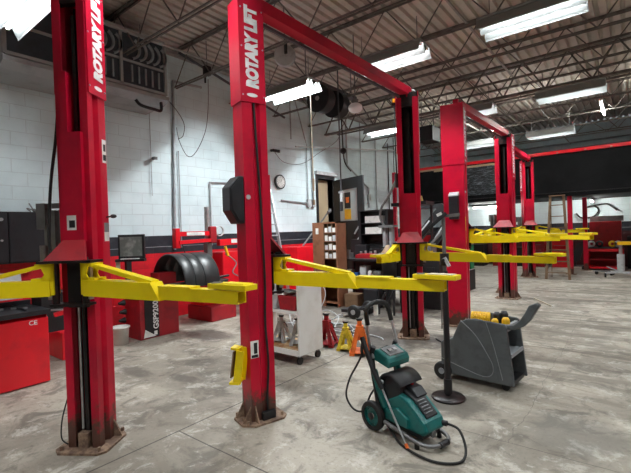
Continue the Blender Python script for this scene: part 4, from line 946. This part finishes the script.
cables('floor_hose', 'thin pale hose snaking over the floor toward the third post', [(-4.9, 5.3, .012), (-4.5, 5.15, .012), (-4.0, 5.5, .012), (-3.6, 5.55, .012), (-3.35, 5.3, .012)], .010, 'cord', 'hose')
cables('floor_hose', 'thin dark hose on the floor right of the third post', [(-2.5, 6.15, .012), (-2.3, 6.0, .012), (-2.2, 6.25, .012), (-2.0, 6.4, .012), (-1.9, 6.3, .012)], .010, 'rubber', 'hose')
# overhead reels, lamp
t = thing('hose_reel', 'twin black hose reels hanging under the roof left of the third post', 'hose reel', (-5.6, 7.8, 4.6)); T0 = t.location
for y in (7.55, 8.15):
    MB(T0).cyl((-5.62, y - .14, 4.75), (-5.62, y + .14, 4.75), .29, 24).build('drum', 'plastic', t)
    MB(T0).cyl((-5.62, y - .16, 4.75), (-5.62, y - .14, 4.75), .31, 24).build('flange', 'black', t)
    MB(T0).cyl((-5.62, y - .18, 4.75), (-5.62, y - .16, 4.75), .05, 10).build('hub', 'steel', t)
MB(T0).bb(-5.72, -5.52, 6.9, 8.9, 5.06, 5.12).build('mounting_rail', 'darkpipe', t)
for y in (7.0, 8.8): MB(T0).cyl((-5.62, y, 5.12), (-5.62, y, 5.79), .012).build('hanger', 'dsteel', t)
cables('hanging_hose', 'black hose with valve hanging down from the twin reels', [(-5.6, 8.3, 4.46), (-5.58, 8.3, 3.75), (-5.55, 8.32, 3.4), (-5.5, 8.5, 3.2)], .016, 'rubber', 'hose')
solo('hose_stop_ball', MB().sphere((-5.575, 8.3, 3.68), .075, 12), 'rubber', 'black stopper ball on the hose hanging from the reels', 'ball', (-5.575, 8.3, 3.6))
t = thing('air_hose_dropper', 'dark pipe drop with silver valve in front of the black door', 'air drop', (-5.4, 7.9, 2.3)); T0 = t.location
MB(T0).cyl((-5.4, 7.9, 2.6), (-5.4, 7.9, 5.79), .016).build('pipe', 'darkpipe', t)
MB(T0).cyl((-5.4, 7.9, 2.42), (-5.4, 7.9, 2.62), .028).build('filter', 'ltgrey', t)
MB(T0).bb(-5.47, -5.33, 7.88, 7.92, 2.62, 2.66).build('valve', 'steel', t)
MB(T0).cyl((-5.4, 7.9, 2.2), (-5.4, 7.9, 2.42), .035).build('coupling', 'black', t)
t = thing('hanging_reel', 'round pale pulley disc with dark strap right of the second post top', 'pulley', (-4.9, 5.55, 4.9)); T0 = t.location
MB(T0).cyl((-4.93, 5.56, 4.9), (-4.87, 5.49, 4.9), .19, 24).build('disc', 'ltgrey', t)
MB(T0).bar((-4.82, 5.46, 4.9), (-4.82, 5.46, 5.2), .03, .05).build('strap', 'black', t)
MB(T0).cyl((-4.9, 5.53, 4.9), (-4.9, 5.53, 5.79), .012).build('hanger', 'dsteel', t)
t = thing('globe_lamp', 'white glass globe lamp beside the twin hose reels', 'lamp', (-4.55, 7.27, 4.3)); T0 = t.location
MB(T0).sphere((-4.55, 7.27, 4.28), .15, 18, (1, 1, .7)).build('globe', 'lampwhite', t)
MB(T0).cyl((-4.55, 7.27, 4.37), (-4.55, 7.27, 4.45), .07).build('collar', 'dsteel', t)
MB(T0).cyl((-4.55, 7.27, 4.45), (-4.55, 7.27, 5.79), .012).build('hanger', 'dsteel', t)
t = thing('pull_rope', 'cream pull rope with wooden handle hanging from the light by the block wall', 'rope', (-4.68, 5.95, 2.2)); T0 = t.location
MB(T0).cyl((-4.68, 5.95, 2.7), (-4.68, 5.95, 4.40), .009).build('rope', 'cord', t)
MB(T0).cyl((-4.68, 5.95, 2.5), (-4.68, 5.95, 2.72), .02).build('handle', 'tan', t)
MB(T0).cyl((-4.68, 5.95, 2.32), (-4.68, 5.95, 2.5), .008).build('lower_rope', 'cord', t)
MB(T0).cyl((-4.68, 5.95, 2.24), (-4.68, 5.95, 2.33), .022).build('weight', 'tan', t)
t = thing('unit_heater', 'black unit heater with pale cross mark hanging right of the third post', 'heater', (-5.1, 12.6, 4.3)); T0 = t.location
MB(T0).bb(-5.45, -4.95, 12.35, 13.0, 4.5, 4.95).build('casing', 'black', t)
MB(T0).bb(-5.95, -5.47, 12.35, 12.45, 4.5, 4.95).build('guard', 'black', t)
for a in (45, -45): MB(T0).box((-5.72, 12.33, 4.72), (.26, .01, .06), ry=R(a)).build('cross_mark', 'ltgrey', t)
for x in (-5.4, -5.0): MB(T0).cyl((x, 12.6, 4.95), (x, 12.6, 5.79), .015).build('hanger', 'dsteel', t)
# dark lift and frames behind third post
t = thing('alignment_rack', 'black slanting machine frame between third and fourth posts', 'machine', (-4.6, 11.3, 0)); T0 = t.location
MB(T0).bb(-5.4, -3.6, 11.0, 11.8, .0, .55).build('base', 'black', t)
for i, (x0_, x1_) in enumerate(((-5.5, -4.2), (-4.9, -3.7))):
    MB(T0).bar((x0_, 11.2, .9), (x1_, 11.2, 2.35), .14, .22).build('slanted_beam', 'black', t)
    MB(T0).bar((x0_ + .45, 11.08, 1.45), (x1_ - .4, 11.08, 1.95), .01, .04).build('beam_stripe', 'ltgrey', t)
MB(T0).bb(-5.3, -5.15, 11.2, 11.6, .55, 2.4).build('post', 'black', t); MB(T0).bb(-3.9, -3.75, 11.2, 11.6, .55, 2.4).build('post', 'black', t)
MB(T0).bb(-5.3, -3.7, 11.25, 11.5, 2.3, 2.42).build('top_beam', 'black', t)
solo('hanging_tag', MB().box((-2.66, 6.3, 2.45), (.05, .02, .09), ry=R(-30)), 'coily', 'small yellow tag on the third post', 'tag', (-2.66, 6.3, 2.4)) if 0 else None
# ------------------------------------------------------------------ far side: below the mezzanine
for x, y, nm in ((-1.8, 16.45, 'slim worn red post beside the wooden step ladder'), (-1.5, 18.0, 'slim red post in front of the rear red tool chest'), (-5.3, 16.45, 'slim bright red post just right of the fourth lift post'), (-7.6, 14.9, 'dark red post left of the third lift post near the wall')):
    t = thing('support_post', nm, 'post', (x, y, 0), group='slim red support posts'); T0 = t.location
    MB(T0).bb(x - .07, x + .07, y - .05, y + .05, .012, 2.68 if y > 16 else 4.0).build('shaft', 'red', t)
    MB(T0).bb(x - .16, x + .16, y - .14, y + .14, 0, .012).build('foot_plate', 'rust', t)
# wooden step ladder
t = thing('step_ladder', 'tall wooden step ladder standing beyond the last lift arms', 'ladder', (-1.97, 14.95, 0)); T0 = t.location
fl = [(Vector((-2.30, 14.75, 0)), Vector((-2.16, 14.95, 2.62))), (Vector((-1.66, 14.75, 0)), Vector((-1.80, 14.95, 2.62)))]
for a, b in fl: MB(T0).bar(a, b, .03, .075).build('front_rail', 'wood', t)
for i in range(7):
    q = (i + .6) / 7.4; MB(T0).bar(fl[0][0].lerp(fl[0][1], q), fl[1][0].lerp(fl[1][1], q), .10, .025).build('step', 'wood', t)
MB(T0).bb(-2.2, -1.76, 14.88, 15.06, 2.62, 2.65).build('top_cap', 'wood', t)
for xx, s in ((-2.24, 1), (-1.72, -1)): MB(T0).bar((xx, 15.45, 0), (xx + .08 * s, 15.02, 2.6), .025, .05).build('rear_rail', 'wood', t)
MB(T0).bar((-2.22, 15.3, .9), (-1.74, 15.3, .9), .02, .03).build('rear_brace', 'wood', t)
# red tool chest and bench
t = thing('tool_chest', 'red tool chest with raised lid cabinet on rear bench under the mezzanine', 'tool chest', (-.95, 18.75, .84)); T0 = t.location
MB(T0).bb(-1.42, -.45, 18.6, 19.1, .84, 1.78).build('body', 'darkred', t, bev=.01)
for z in (.9, 1.06, 1.22, 1.42):
    MB(T0).bb(-1.38, -.49, 18.58, 18.6, z, z + (.14 if z < 1.3 else .32)).build('drawer', 'darkred', t)
o = MB(T0).bb(-1.40, -.38, 18.7, 18.74, 1.781, 1.98).build('raised_sign', 'dsteel', t)
text('lettering', 'SNAP TOOLS', .12, 'ltgrey', o, Matrix.Translation(-Vector(T0)) @ frame((-1.3, 18.695, 1.83), (1, 0, 0), (0, 0, 1))) if 0 else None
t = thing('red_bench', 'red open-front bench carrying the tool chest', 'bench', (-.95, 18.7, 0)); T0 = t.location
MB(T0).bb(-1.5, -.4, 18.2, 19.1, .78, .835).build('worktop', 'black', t)
for x in (-1.47, -.43): MB(T0).bb(x - .04, x + .04, 18.2, 19.05, .0, .78).build('side_panel', 'brightred', t)
MB(T0).bb(-1.5, -.4, 18.2, 18.26, .68, .78).build('apron', 'brightred', t); MB(T0).bb(-1.5, -.4, 18.2, 19.05, .05, .12).build('bottom_shelf', 'brightred', t); MB(T0).bb(-1.45, -.45, 18.9, 18.93, .12, .7).build('back_panel', 'darkred', t)
MB(T0).bb(-1.45, -.45, 18.3, 18.9, .38, .40).build('shelf', 'darkred', t)
for i, (x, mt, lb) in enumerate(((-1.35, 'ltgrey', 'pale round rotor on the red bench, leftmost'), (-1.1, 'black', 'black round part on the red bench beside the left rotor'), (-.72, 'coily', 'small yellow round lamp on the red bench'), (-.55, 'ltgrey', 'pale round rotor on the red bench, rightmost'))):
    m = MB().lathe([(.05, -.02), (.12, -.02), (.12, .02), (.05, .02), (.05, -.02)], (x, 18.35, .956), 'y', 18)
    solo('brake_rotor', m, mt, lb, 'rotor', (x, 18.35, .836))
cables('rubber_hose', 'black hose looped on the pale rear wall above the tool chest', [(-1.95, 19.8, 2.15), (-1.75, 19.8, 1.95), (-1.35, 19.8, 2.0), (-1.2, 19.8, 2.25), (-1.35, 19.8, 2.42), (-1.7, 19.8, 2.35), (-1.0, 19.8, 2.48), (-.75, 19.8, 2.35), (-.6, 19.8, 2.2)], .03, 'rubber', 'hose', 8)
# transmission jack at right edge
t = thing('transmission_jack', 'grey column jack on casters with yellow saddle at the right edge', 'jack', (-.42, 16.1, 0)); T0 = t.location
MB(T0).cyl((-.42, 16.1, .14), (-.42, 16.1, .72), .10, 16).build('cylinder', 'ltgrey', t)
MB(T0).cyl((-.42, 16.1, .72), (-.42, 16.1, 1.02), .05, 12).build('ram', 'steel', t)
MB(T0).bb(-.5, -.05, 15.95, 16.25, 1.02, 1.12).build('saddle', 'coily', t)
for a in (35, 125, 215, 305):
    e = Vector((-.42 + .48 * math.cos(R(a)), 16.1 + .48 * math.sin(R(a)), .14))
    lg = MB(T0).bar((-.42, 16.1, .15), e, .06, .05).build('leg', 'ltgrey', t)
    MB(T0).cyl((e.x - .025, e.y, .07), (e.x + .025, e.y, .07), .07, 12).build('caster', 'rubber', lg)
MB(T0).bar((-.5, 16.05, .2), (-.78, 15.9, .34), .03, .03).build('foot_pedal', 'ltgrey', t)
t = thing('creeper', 'low black caster dolly left of the column jack', 'dolly', (-1.0, 16.7, 0)); T0 = t.location
MB(T0).bb(-1.2, -.55, 16.62, 16.78, .10, .13).build('board', 'dsteel', t)
for x in (-1.1, -.65): MB(T0).cyl((x, 16.66, .055), (x, 16.72, .055), .055, 12).build('caster', 'rubber', t)
# rear wall row
def bx(name, x0, x1, y0, y1, z0, z1, mat, label, cat, front=None, g=None):
    t = thing(name, label, cat, ((x0 + x1) / 2, (y0 + y1) / 2, z0), group=g); T0 = t.location
    b = MB(T0).bb(x0, x1, y0, y1, z0, z1).build('body', mat, t, bev=.008)
    if front:
        n_ = front
        for i in range(n_):
            a, c = z0 + .05 + i * (z1 - z0 - .07) / n_, z0 + .05 + (i + 1) * (z1 - z0 - .07) / n_ - .02
            d_ = MB(T0).bb(x0 + .03, x1 - .03, y0 - .014, y0 - .001, a, c).build('drawer', mat, t)
            MB(T0).bb(x0 + .1, x1 - .1, y0 - .03, y0 - .0145, c - .03, c - .015).build('handle', 'dsteel', d_)
    return t
bx('roll_cabinet', -2.75, -2.1, 18.9, 19.5, 0, 1.15, 'brightred', 'bright red roll cabinet seen behind the wooden ladder', 'tool cabinet', 5)
bx('roll_cabinet', -3.7, -3.0, 18.9, 19.5, 0, 1.2, 'darkred', 'dark red roll cabinet between the last lift posts', 'tool cabinet', 5)
bx('roll_cabinet', -5.0, -4.3, 18.9, 19.5, 0, 1.1, 'darkred', 'dark red roll cabinet right of the fourth lift post', 'tool cabinet', 4)
bx('waste_bin', -5.9, -5.3, 18.6, 19.2, 0, .95, 'plastic', 'black waste bin under the mezzanine beside fourth post', 'bin')
bx('storage_cabinet', -4.2, -3.8, 19.0, 19.5, 0, .8, 'black', 'low black cabinet between two dark red roll cabinets', 'cabinet')
bx('storage_cabinet', -7.3, -6.3, 18.9, 19.5, 0, 1.5, 'black', 'black cabinet in the rear left corner under the mezzanine', 'cabinet')
bx('drain_tank', -6.5, -5.9, 15.4, 16.0, 0, 1.0, 'black', 'black drum cabinet left of the fourth post near mezzanine edge', 'tank')
bx('parts_bin', -5.75, -5.4, 17.2, 17.6, 0, 1.12, 'green', 'small dark green bin right of the fourth lift post', 'bin')
bx('storage_cabinet', -.3, .9, 19.0, 19.6, 0, 1.2, 'black', 'black cabinet at the right edge behind the column jack', 'cabinet')
bx('roll_cabinet', .0, .8, 18.2, 18.8, 0, 1.0, 'darkred', 'dark red cabinet at the right edge under the mezzanine', 'tool cabinet', 4)
t = thing('mobile_screen', 'tilted dark grey panel on black casters left of the red bench', 'screen', (-1.85, 18.2, 0)); T0 = t.location
MB(T0).prism([(-2.05, .25), (-1.7, .35), (-1.52, 1.1), (-1.78, 1.0)], 18.2, 18.24, 'xz').build('panel', 'plastic', t)
MB(T0).bb(-2.1, -1.55, 18.1, 18.34, .12, .16).build('base', 'black', t); MB(T0).bar((-1.85, 18.22, .16), (-1.8, 18.22, .5), .04, .04).build('post', 'black', t)
for x in (-2.05, -1.6): MB(T0).cyl((x, 18.16, .06), (x, 18.22, .06), .06, 12).build('caster', 'rubber', t)
# ------------------------------------------------------------------ pole stand
t = thing('pole_stand', 'tall black pole on round floor base beside the grey cart', 'pole stand', (-1.55, 4.09, 0)); T0 = t.location
MB(T0).lathe([(.001, .0), (.165, 0), (.17, .012), (.16, .022), (.04, .035), (.001, .036)], (-1.55, 4.09, 0), 'z', 32).build('base', 'slotdark', t)
MB(T0).cyl((-1.55, 4.09, .03), (-1.55, 4.09, 1.3), .030, 16).build('lower_tube', 'black', t)
MB(T0).cyl((-1.55, 4.09, 1.3), (-1.55, 4.09, 1.85), .019, 12).build('upper_tube', 'dsteel', t)
MB(T0).cyl((-1.55, 4.09, .05), (-1.55, 4.09, .2), .042, 16).build('foot_sleeve', 'black', t)
MB(T0).cyl((-1.55, 4.09, 1.36), (-1.55, 4.09, 1.48), .045, 12).build('clamp_collar', 'black', t)
MB(T0).cyl((-1.55, 4.05, 1.42), (-1.52, 3.98, 1.42), .015, 8).build('clamp_knob', 'black', t)
MB(T0).box((-1.50, 4.02, 1.40), (.03, .02, .10), ry=R(-28)).build('tag', 'ltgrey', t)
h_ = MB(T0).bar((-1.68, 4.02, 1.74), (-1.52, 4.09, 1.89), .06, .035).build('head', 'black', t)
MB(T0).bar((-1.60, 4.05, 1.87), (-1.56, 4.07, 1.89), .05, .03).build('bright_cap', 'paper', h_)
MB(T0).bar((-1.53, 4.09, 1.86), (-1.40, 4.14, 1.87), .03, .03).build('side_arm', 'dsteel', t)
MB(T0).cyl((-1.58, 4.08, 1.28), (-1.60, 4.1, .70), .007, 6).build('brace_rod', 'dsteel', t)
# ------------------------------------------------------------------ grey service cart
t = thing('service_cart', 'dark grey moulded plastic cart with upswept handle on the right', 'cart', (-1.415, 4.80, 0), R(-5)); 
prof = [(-.40, .07), (-.40, .42), (-.36, .45), (-.30, .455), (-.25, .49), (-.20, .60), (-.16, .68), (-.08, .72), (.02, .735), (.34, .71), (.36, .69), (.43, .07)]
prof = [(x * .97, z) for x, z in prof]
MB().prism(prof, -.225, -.195, 'xz').build('side_shell', 'greyplastic', t, bev=.012)
MB().prism(prof, .195, .225, 'xz').build('side_shell', 'greyplastic', t, bev=.012)
MB().bb(-.37, .385, -.195, .195, .06, .10).build('floor_pan', 'black', t)
MB().prism([(-.37, .10), (-.37, .42), (-.24, .47), (-.15, .62), (-.13, .62), (-.21, .45), (-.35, .40), (-.35, .10)], -.195, .195, 'xz').build('front_panel', 'greyplastic', t)
MB().bb(-.13, .31, -.195, .195, .60, .62).build('top_tray', 'greyplastic', t)
MB().bb(-.08, .37, -.195, .195, .36, .39).build('shelf', 'greytrim', t); MB().bb(.365, .385, -.195, .195, .36, .40).build('shelf_lip', 'greytrim', t)
MB().bb(.30, .335, -.195, .195, .62, .68).build('rear_rail', 'greytrim', t)
MB().bb(-.1, -.08, -.195, .195, .10, .60).build('inner_wall', 'black', t)
for s in (-.2255, .2255):
    MB().tube([(-.14, s, .70), (.02, s, .56), (.14, s, .38), (.20, s, .26), (.19, s, .16), (.10, s, .12), (-.1, s, .16), (-.38, s, .235)], .005, 6).build('groove_trim', 'greytrim', t)
    MB().tube([(.14, s, .715), (.22, s, .45), (.30, s, .12)], .004, 6).build('groove_trim', 'greytrim', t)
MB().prism([(.14, .70), (.30, .685), (.40, .705), (.46, .76), (.51, .84), (.55, .92), (.62, .955), (.65, .93), (.61, .86), (.56, .77), (.50, .70), (.40, .65), (.30, .65)], -.17, -.08, 'xz').build('handle', 'greyplastic', t, bev=.012)
w_ = MB().lathe([(.001, -.03), (.08, -.035), (.10, -.02), (.10, .02), (.08, .03), (.001, .03)], (-.36, -.245, .10), 'y', 22).build('wheel', 'rubber', t)
MB().cyl((-.36, -.285, .10), (-.36, -.278, .10), .035, 12).build('hub', 'greytrim', w_)
w_ = MB().lathe([(.001, -.03), (.08, -.035), (.10, -.02), (.10, .02), (.08, .03), (.001, .03)], (-.36, .255, .10), 'y', 22).build('wheel', 'rubber', t)
for y in (-.16, .16):
    c = MB().bb(.28, .34, y - .02, y + .02, .045, .062).build('caster', 'black', t); MB().cyl((.31, y - .018, .04), (.31, y + .018, .04), .04, 12).build('wheel', 'rubber', c)
cw = t.matrix_basis
def incart(x, y, z): return Matrix.Translation((-1.415, 4.80, 0)) @ Matrix.Rotation(R(-5), 4, 'Z') @ Vector((x, y, z))
o = MB()
for i in range(9): o.lathe([(.045, -.008), (.078, -.010), (.082, 0), (.078, .010), (.045, .008)], (-.09 + i * .022, 0, 0), 'x', 18)
o.cyl((-.09, 0, 0), (.09, 0, 0), .047, 14)
o = o.build('coiled_air_hose', 'coily'); o.location = incart(.02, -.05, .705); o.rotation_euler = (0, 0, R(10))
tag(o, 'yellow ridged coil of hose in the top tray of the grey cart', 'hose')
for i, (x, y, r, h, mt, lb, nm) in enumerate(((.16, .05, .04, .16, 'black', 'black can right of the yellow coil in the grey cart tray', 'spray_can'), (.22, .10, .045, .17, 'blue', 'dark blue canister at the back of the grey cart tray', 'canister'), (.19, -.10, .038, .115, 'coily', 'yellow knob-topped bottle in the grey cart tray, left one', 'bottle'), (.28, -.03, .042, .125, 'coily', 'yellow knob-topped bottle in the grey cart tray nearest the handle', 'bottle'))):
    q = incart(x, y, .621)
    o = MB().lathe([(.001, 0), (r, 0), (r, h * .8), (r * .6, h), (.001, h)], (0, 0, 0), 'z', 14).build(nm, 'plastic' if mt == 'blue' else mt); o.location = q; tag(o, lb, nm.replace('_', ' '))
o = MB().bar((-.05, 0, .02), (.12, 0, -.035), .014, .014).build('wooden_stick', 'cord'); o.location = incart(.64, -.13, .975); o.rotation_euler = (0, 0, R(-20)); tag(o, 'pale stick lying on the handle end of the grey cart', 'stick')
# ------------------------------------------------------------------ pressure washer
t = thing('pressure_washer', 'teal and black electric pressure washer with tall loop handle on the floor', 'pressure washer', (-1.80, 3.25, 0), R(-14.5))
for s in (-1, 1):
    y = s * .175
    w_ = MB().lathe([(.085, -.028), (.118, -.028), (.125, -.015), (.125, .015), (.118, .028), (.085, .028), (.085, -.028)], (0, y, .125), 'y', 28).build('wheel', 'rubber', t)
    MB().lathe([(.001, -.012), (.03, -.012), (.03, -.02), (.001, -.02)], (0, y + s * .01, .125), 'y', 14).build('hub_cap', 'black', w_)
    m = MB(); m.lathe([(.074, -.02), (.088, -.02), (.088, .02), (.074, .02), (.074, -.02)], (0, y, .125), 'y', 24)
    for i in range(10):
        a = i * math.pi / 5; m.bar((.02 * math.cos(a), y, .125 + .02 * math.sin(a)), (.08 * math.cos(a + .15), y, .125 + .08 * math.sin(a + .15)), .03, .016, (0, 1, 0))
    m.build('spokes', 'teal', w_)
MB().cyl((0, -.16, .125), (0, .16, .125), .01).build('axle', 'dsteel', t)
for s in (-1, 1):
    y = s * .145
    MB().tube([(.06, y, .12), (.03, y, .3), (-.01, y, .5), (-.02, y, .66), (.0, y, .72)], .024, 10).build('lower_post', 'black', t)
    MB().tube([(.10, y * .9, .22), (.05, y, .38), (.0, y, .52)], .028, 8).build('side_fin', 'teal', t)
MB().tube([(.0, -.15, .62), (-.05, -.155, .80), (-.07, -.15, .95)], .014, 10).build('handle_tube', 'steel', t)
MB().tube([(.03, .15, .58), (.02, .155, .66), (-.03, .155, .82), (-.07, .15, .95)], .014, 10).build('handle_tube', 'steel', t)
MB().tube([(-.055, -.152, .90), (-.08, -.14, 1.02), (-.085, -.09, 1.07), (-.085, .0, 1.085), (-.085, .09, 1.07), (-.08, .14, 1.02), (-.055, .152, .90)], .021, 12).build('handle_grip', 'rubber', t)
MB().bar((-.08, -.02, 1.06), (-.06, -.04, .97), .005, .05, (1, 0, 0)).build('paper_tag', 'paper', t)
MB().prism([(-.01, .60), (.16, .56), (.17, .61), (.15, .65), (.02, .70), (-.02, .68)], -.135, .135, 'xz').build('console', 'teal', t, bev=.012)
MB().add([(.03, -.09, .702), (.14, -.09, .662), (.14, .09, .662), (.03, .09, .702), (.03, -.09, .69), (.14, -.09, .65), (.14, .09, .65), (.03, .09, .69)], [(0, 1, 2, 3), (7, 6, 5, 4), (0, 4, 5, 1), (1, 5, 6, 2), (2, 6, 7, 3), (3, 7, 4, 0)]).build('console_label', 'midgrey', t)
for y in (-.03, .03): MB().box((.085, y, .685), (.03, .035, .012), ry=R(20)).build('console_print', 'ltgrey', t)
# hose drum under the console
MB().lathe([(.001, -.12), (.11, -.12), (.12, -.11), (.12, .11), (.11, .12), (.001, .12)], (.14, 0, .38), 'y', 28).build('hose_reel_cover', 'plastic', t)
MB().lathe([(.125, -.14), (.15, -.13), (.15, .13), (.125, .14)], (.17, 0, .375), 'y', 20, .5, math.pi - .3).build('reel_guard', 'black', t)
MB().cyl((.08, -.15, .43), (.08, -.13, .43), .02, 10).build('reel_knob', 'ltgrey', t)
# motor body
MB().prism([(.04, .10), (.04, .25), (.14, .31), (.25, .375), (.36, .335), (.51, .21), (.54, .14), (.49, .10)], -.125, .125, 'xz').build('motor_cover', 'teal', t, bev=.025)
MB().prism([(.12, .13), (.12, .22), (.25, .26), (.36, .20), (.36, .12)], -.15, -.118, 'xz').build('side_cowl', 'teal', t, bev=.012)
MB().prism([(.24, .375), (.26, .40), (.38, .345), (.50, .24), (.49, .22), (.36, .33)], -.07, .07, 'xz').build('top_vent', 'black', t, bev=.006)
MB().prism([(.18, .37), (.20, .43), (.32, .41), (.38, .355), (.36, .335)], -.03, .10, 'xz').build('carry_handle', 'plastic', t, bev=.008)
for i in range(5): MB().box((.40 + i * .02, -.02, .34 - i * .018), (.006, .085, .01), ry=R(40)).build('vent_fin', 'midgrey', t)
MB().box((.27, .03, .427), (.025, .02, .01)).build('power_switch', 'brightred', t)
MB().bb(.0, .48, -.11, .11, .07, .13).build('chassis', 'black', t)
MB().tube([(.04, -.16, .12), (.30, -.165, .085), (.48, -.15, .055), (.57, -.10, .05), (.60, 0, .05), (.57, .10, .05), (.48, .15, .055), (.30, .165, .085), (.04, .16, .12)], .017, 10).build('bumper_tube', 'dsteel', t)
MB().cyl((.598, -.05, .05), (.598, .05, .05), .024, 12).build('bumper_pad', 'black', t)
for s in (-1, 1): MB().cyl((.45, s * .145, 0.0), (.45, s * .145, .06), .02, 10).build('rubber_foot', 'rubber', t)
MB().cyl((.46, .08, .16), (.56, .10, .165), .022, 10).build('outlet_coupling', 'black', t)
MB().cyl((.47, -.03, .12), (.53, -.03, .11), .03, 10).build('inlet', 'dsteel', t)
# gun, wand
g = MB().tube([(-.08, -.20, .80), (-.03, -.205, .70), (.06, -.20, .52), (.14, -.19, .40)], .022, 10).build('spray_gun', 'black', t)
MB().tube([(-.06, -.20, .78), (-.09, -.2, .70), (-.08, -.2, .62)], .014, 8).build('trigger_handle', 'black', g)
MB().tube([(.13, -.19, .41), (.28, -.20, .19), (.41, -.215, .025)], .0085, 8).build('lance', 'steel', g)
MB().cyl((.395, -.213, .045), (.42, -.217, .008), .014, 8).build('nozzle', 'orange', g)
MB().tube([(-.09, -.2, .64), (-.14, -.22, .54), (-.22, -.24, .40), (-.26, -.25, .24), (-.20, -.22, .13), (-.10, -.19, .14), (-.05, -.15, .28), (.0, -.13, .36)], .009, 8, 8).build('pressure_hose', 'rubber', t)
MB().tube([(.55, .10, .165), (.66, .11, .15), (.75, .06, .06), (.79, -.04, .014), (.75, -.15, .014), (.64, -.22, .014), (.48, -.23, .014), (.32, -.2, .014), (.2, -.15, .04), (.1, -.14, .1)], .010, 8, 8).build('power_hose', 'rubber', t)
# ------------------------------------------------------------------ light
wd = bpy.data.worlds.new('world'); bpy.context.scene.world = wd; wd.use_nodes = True
wd.node_tree.nodes['Background'].inputs[0].default_value = (.5, .55, .6, 1); wd.node_tree.nodes['Background'].inputs[1].default_value = .3
sc = bpy.context.scene
sc.view_settings.view_transform = 'Standard'; sc.view_settings.look = 'None'; sc.view_settings.gamma = 1; sc.view_settings.exposure = 1.72
sc.view_settings.use_curve_mapping = False
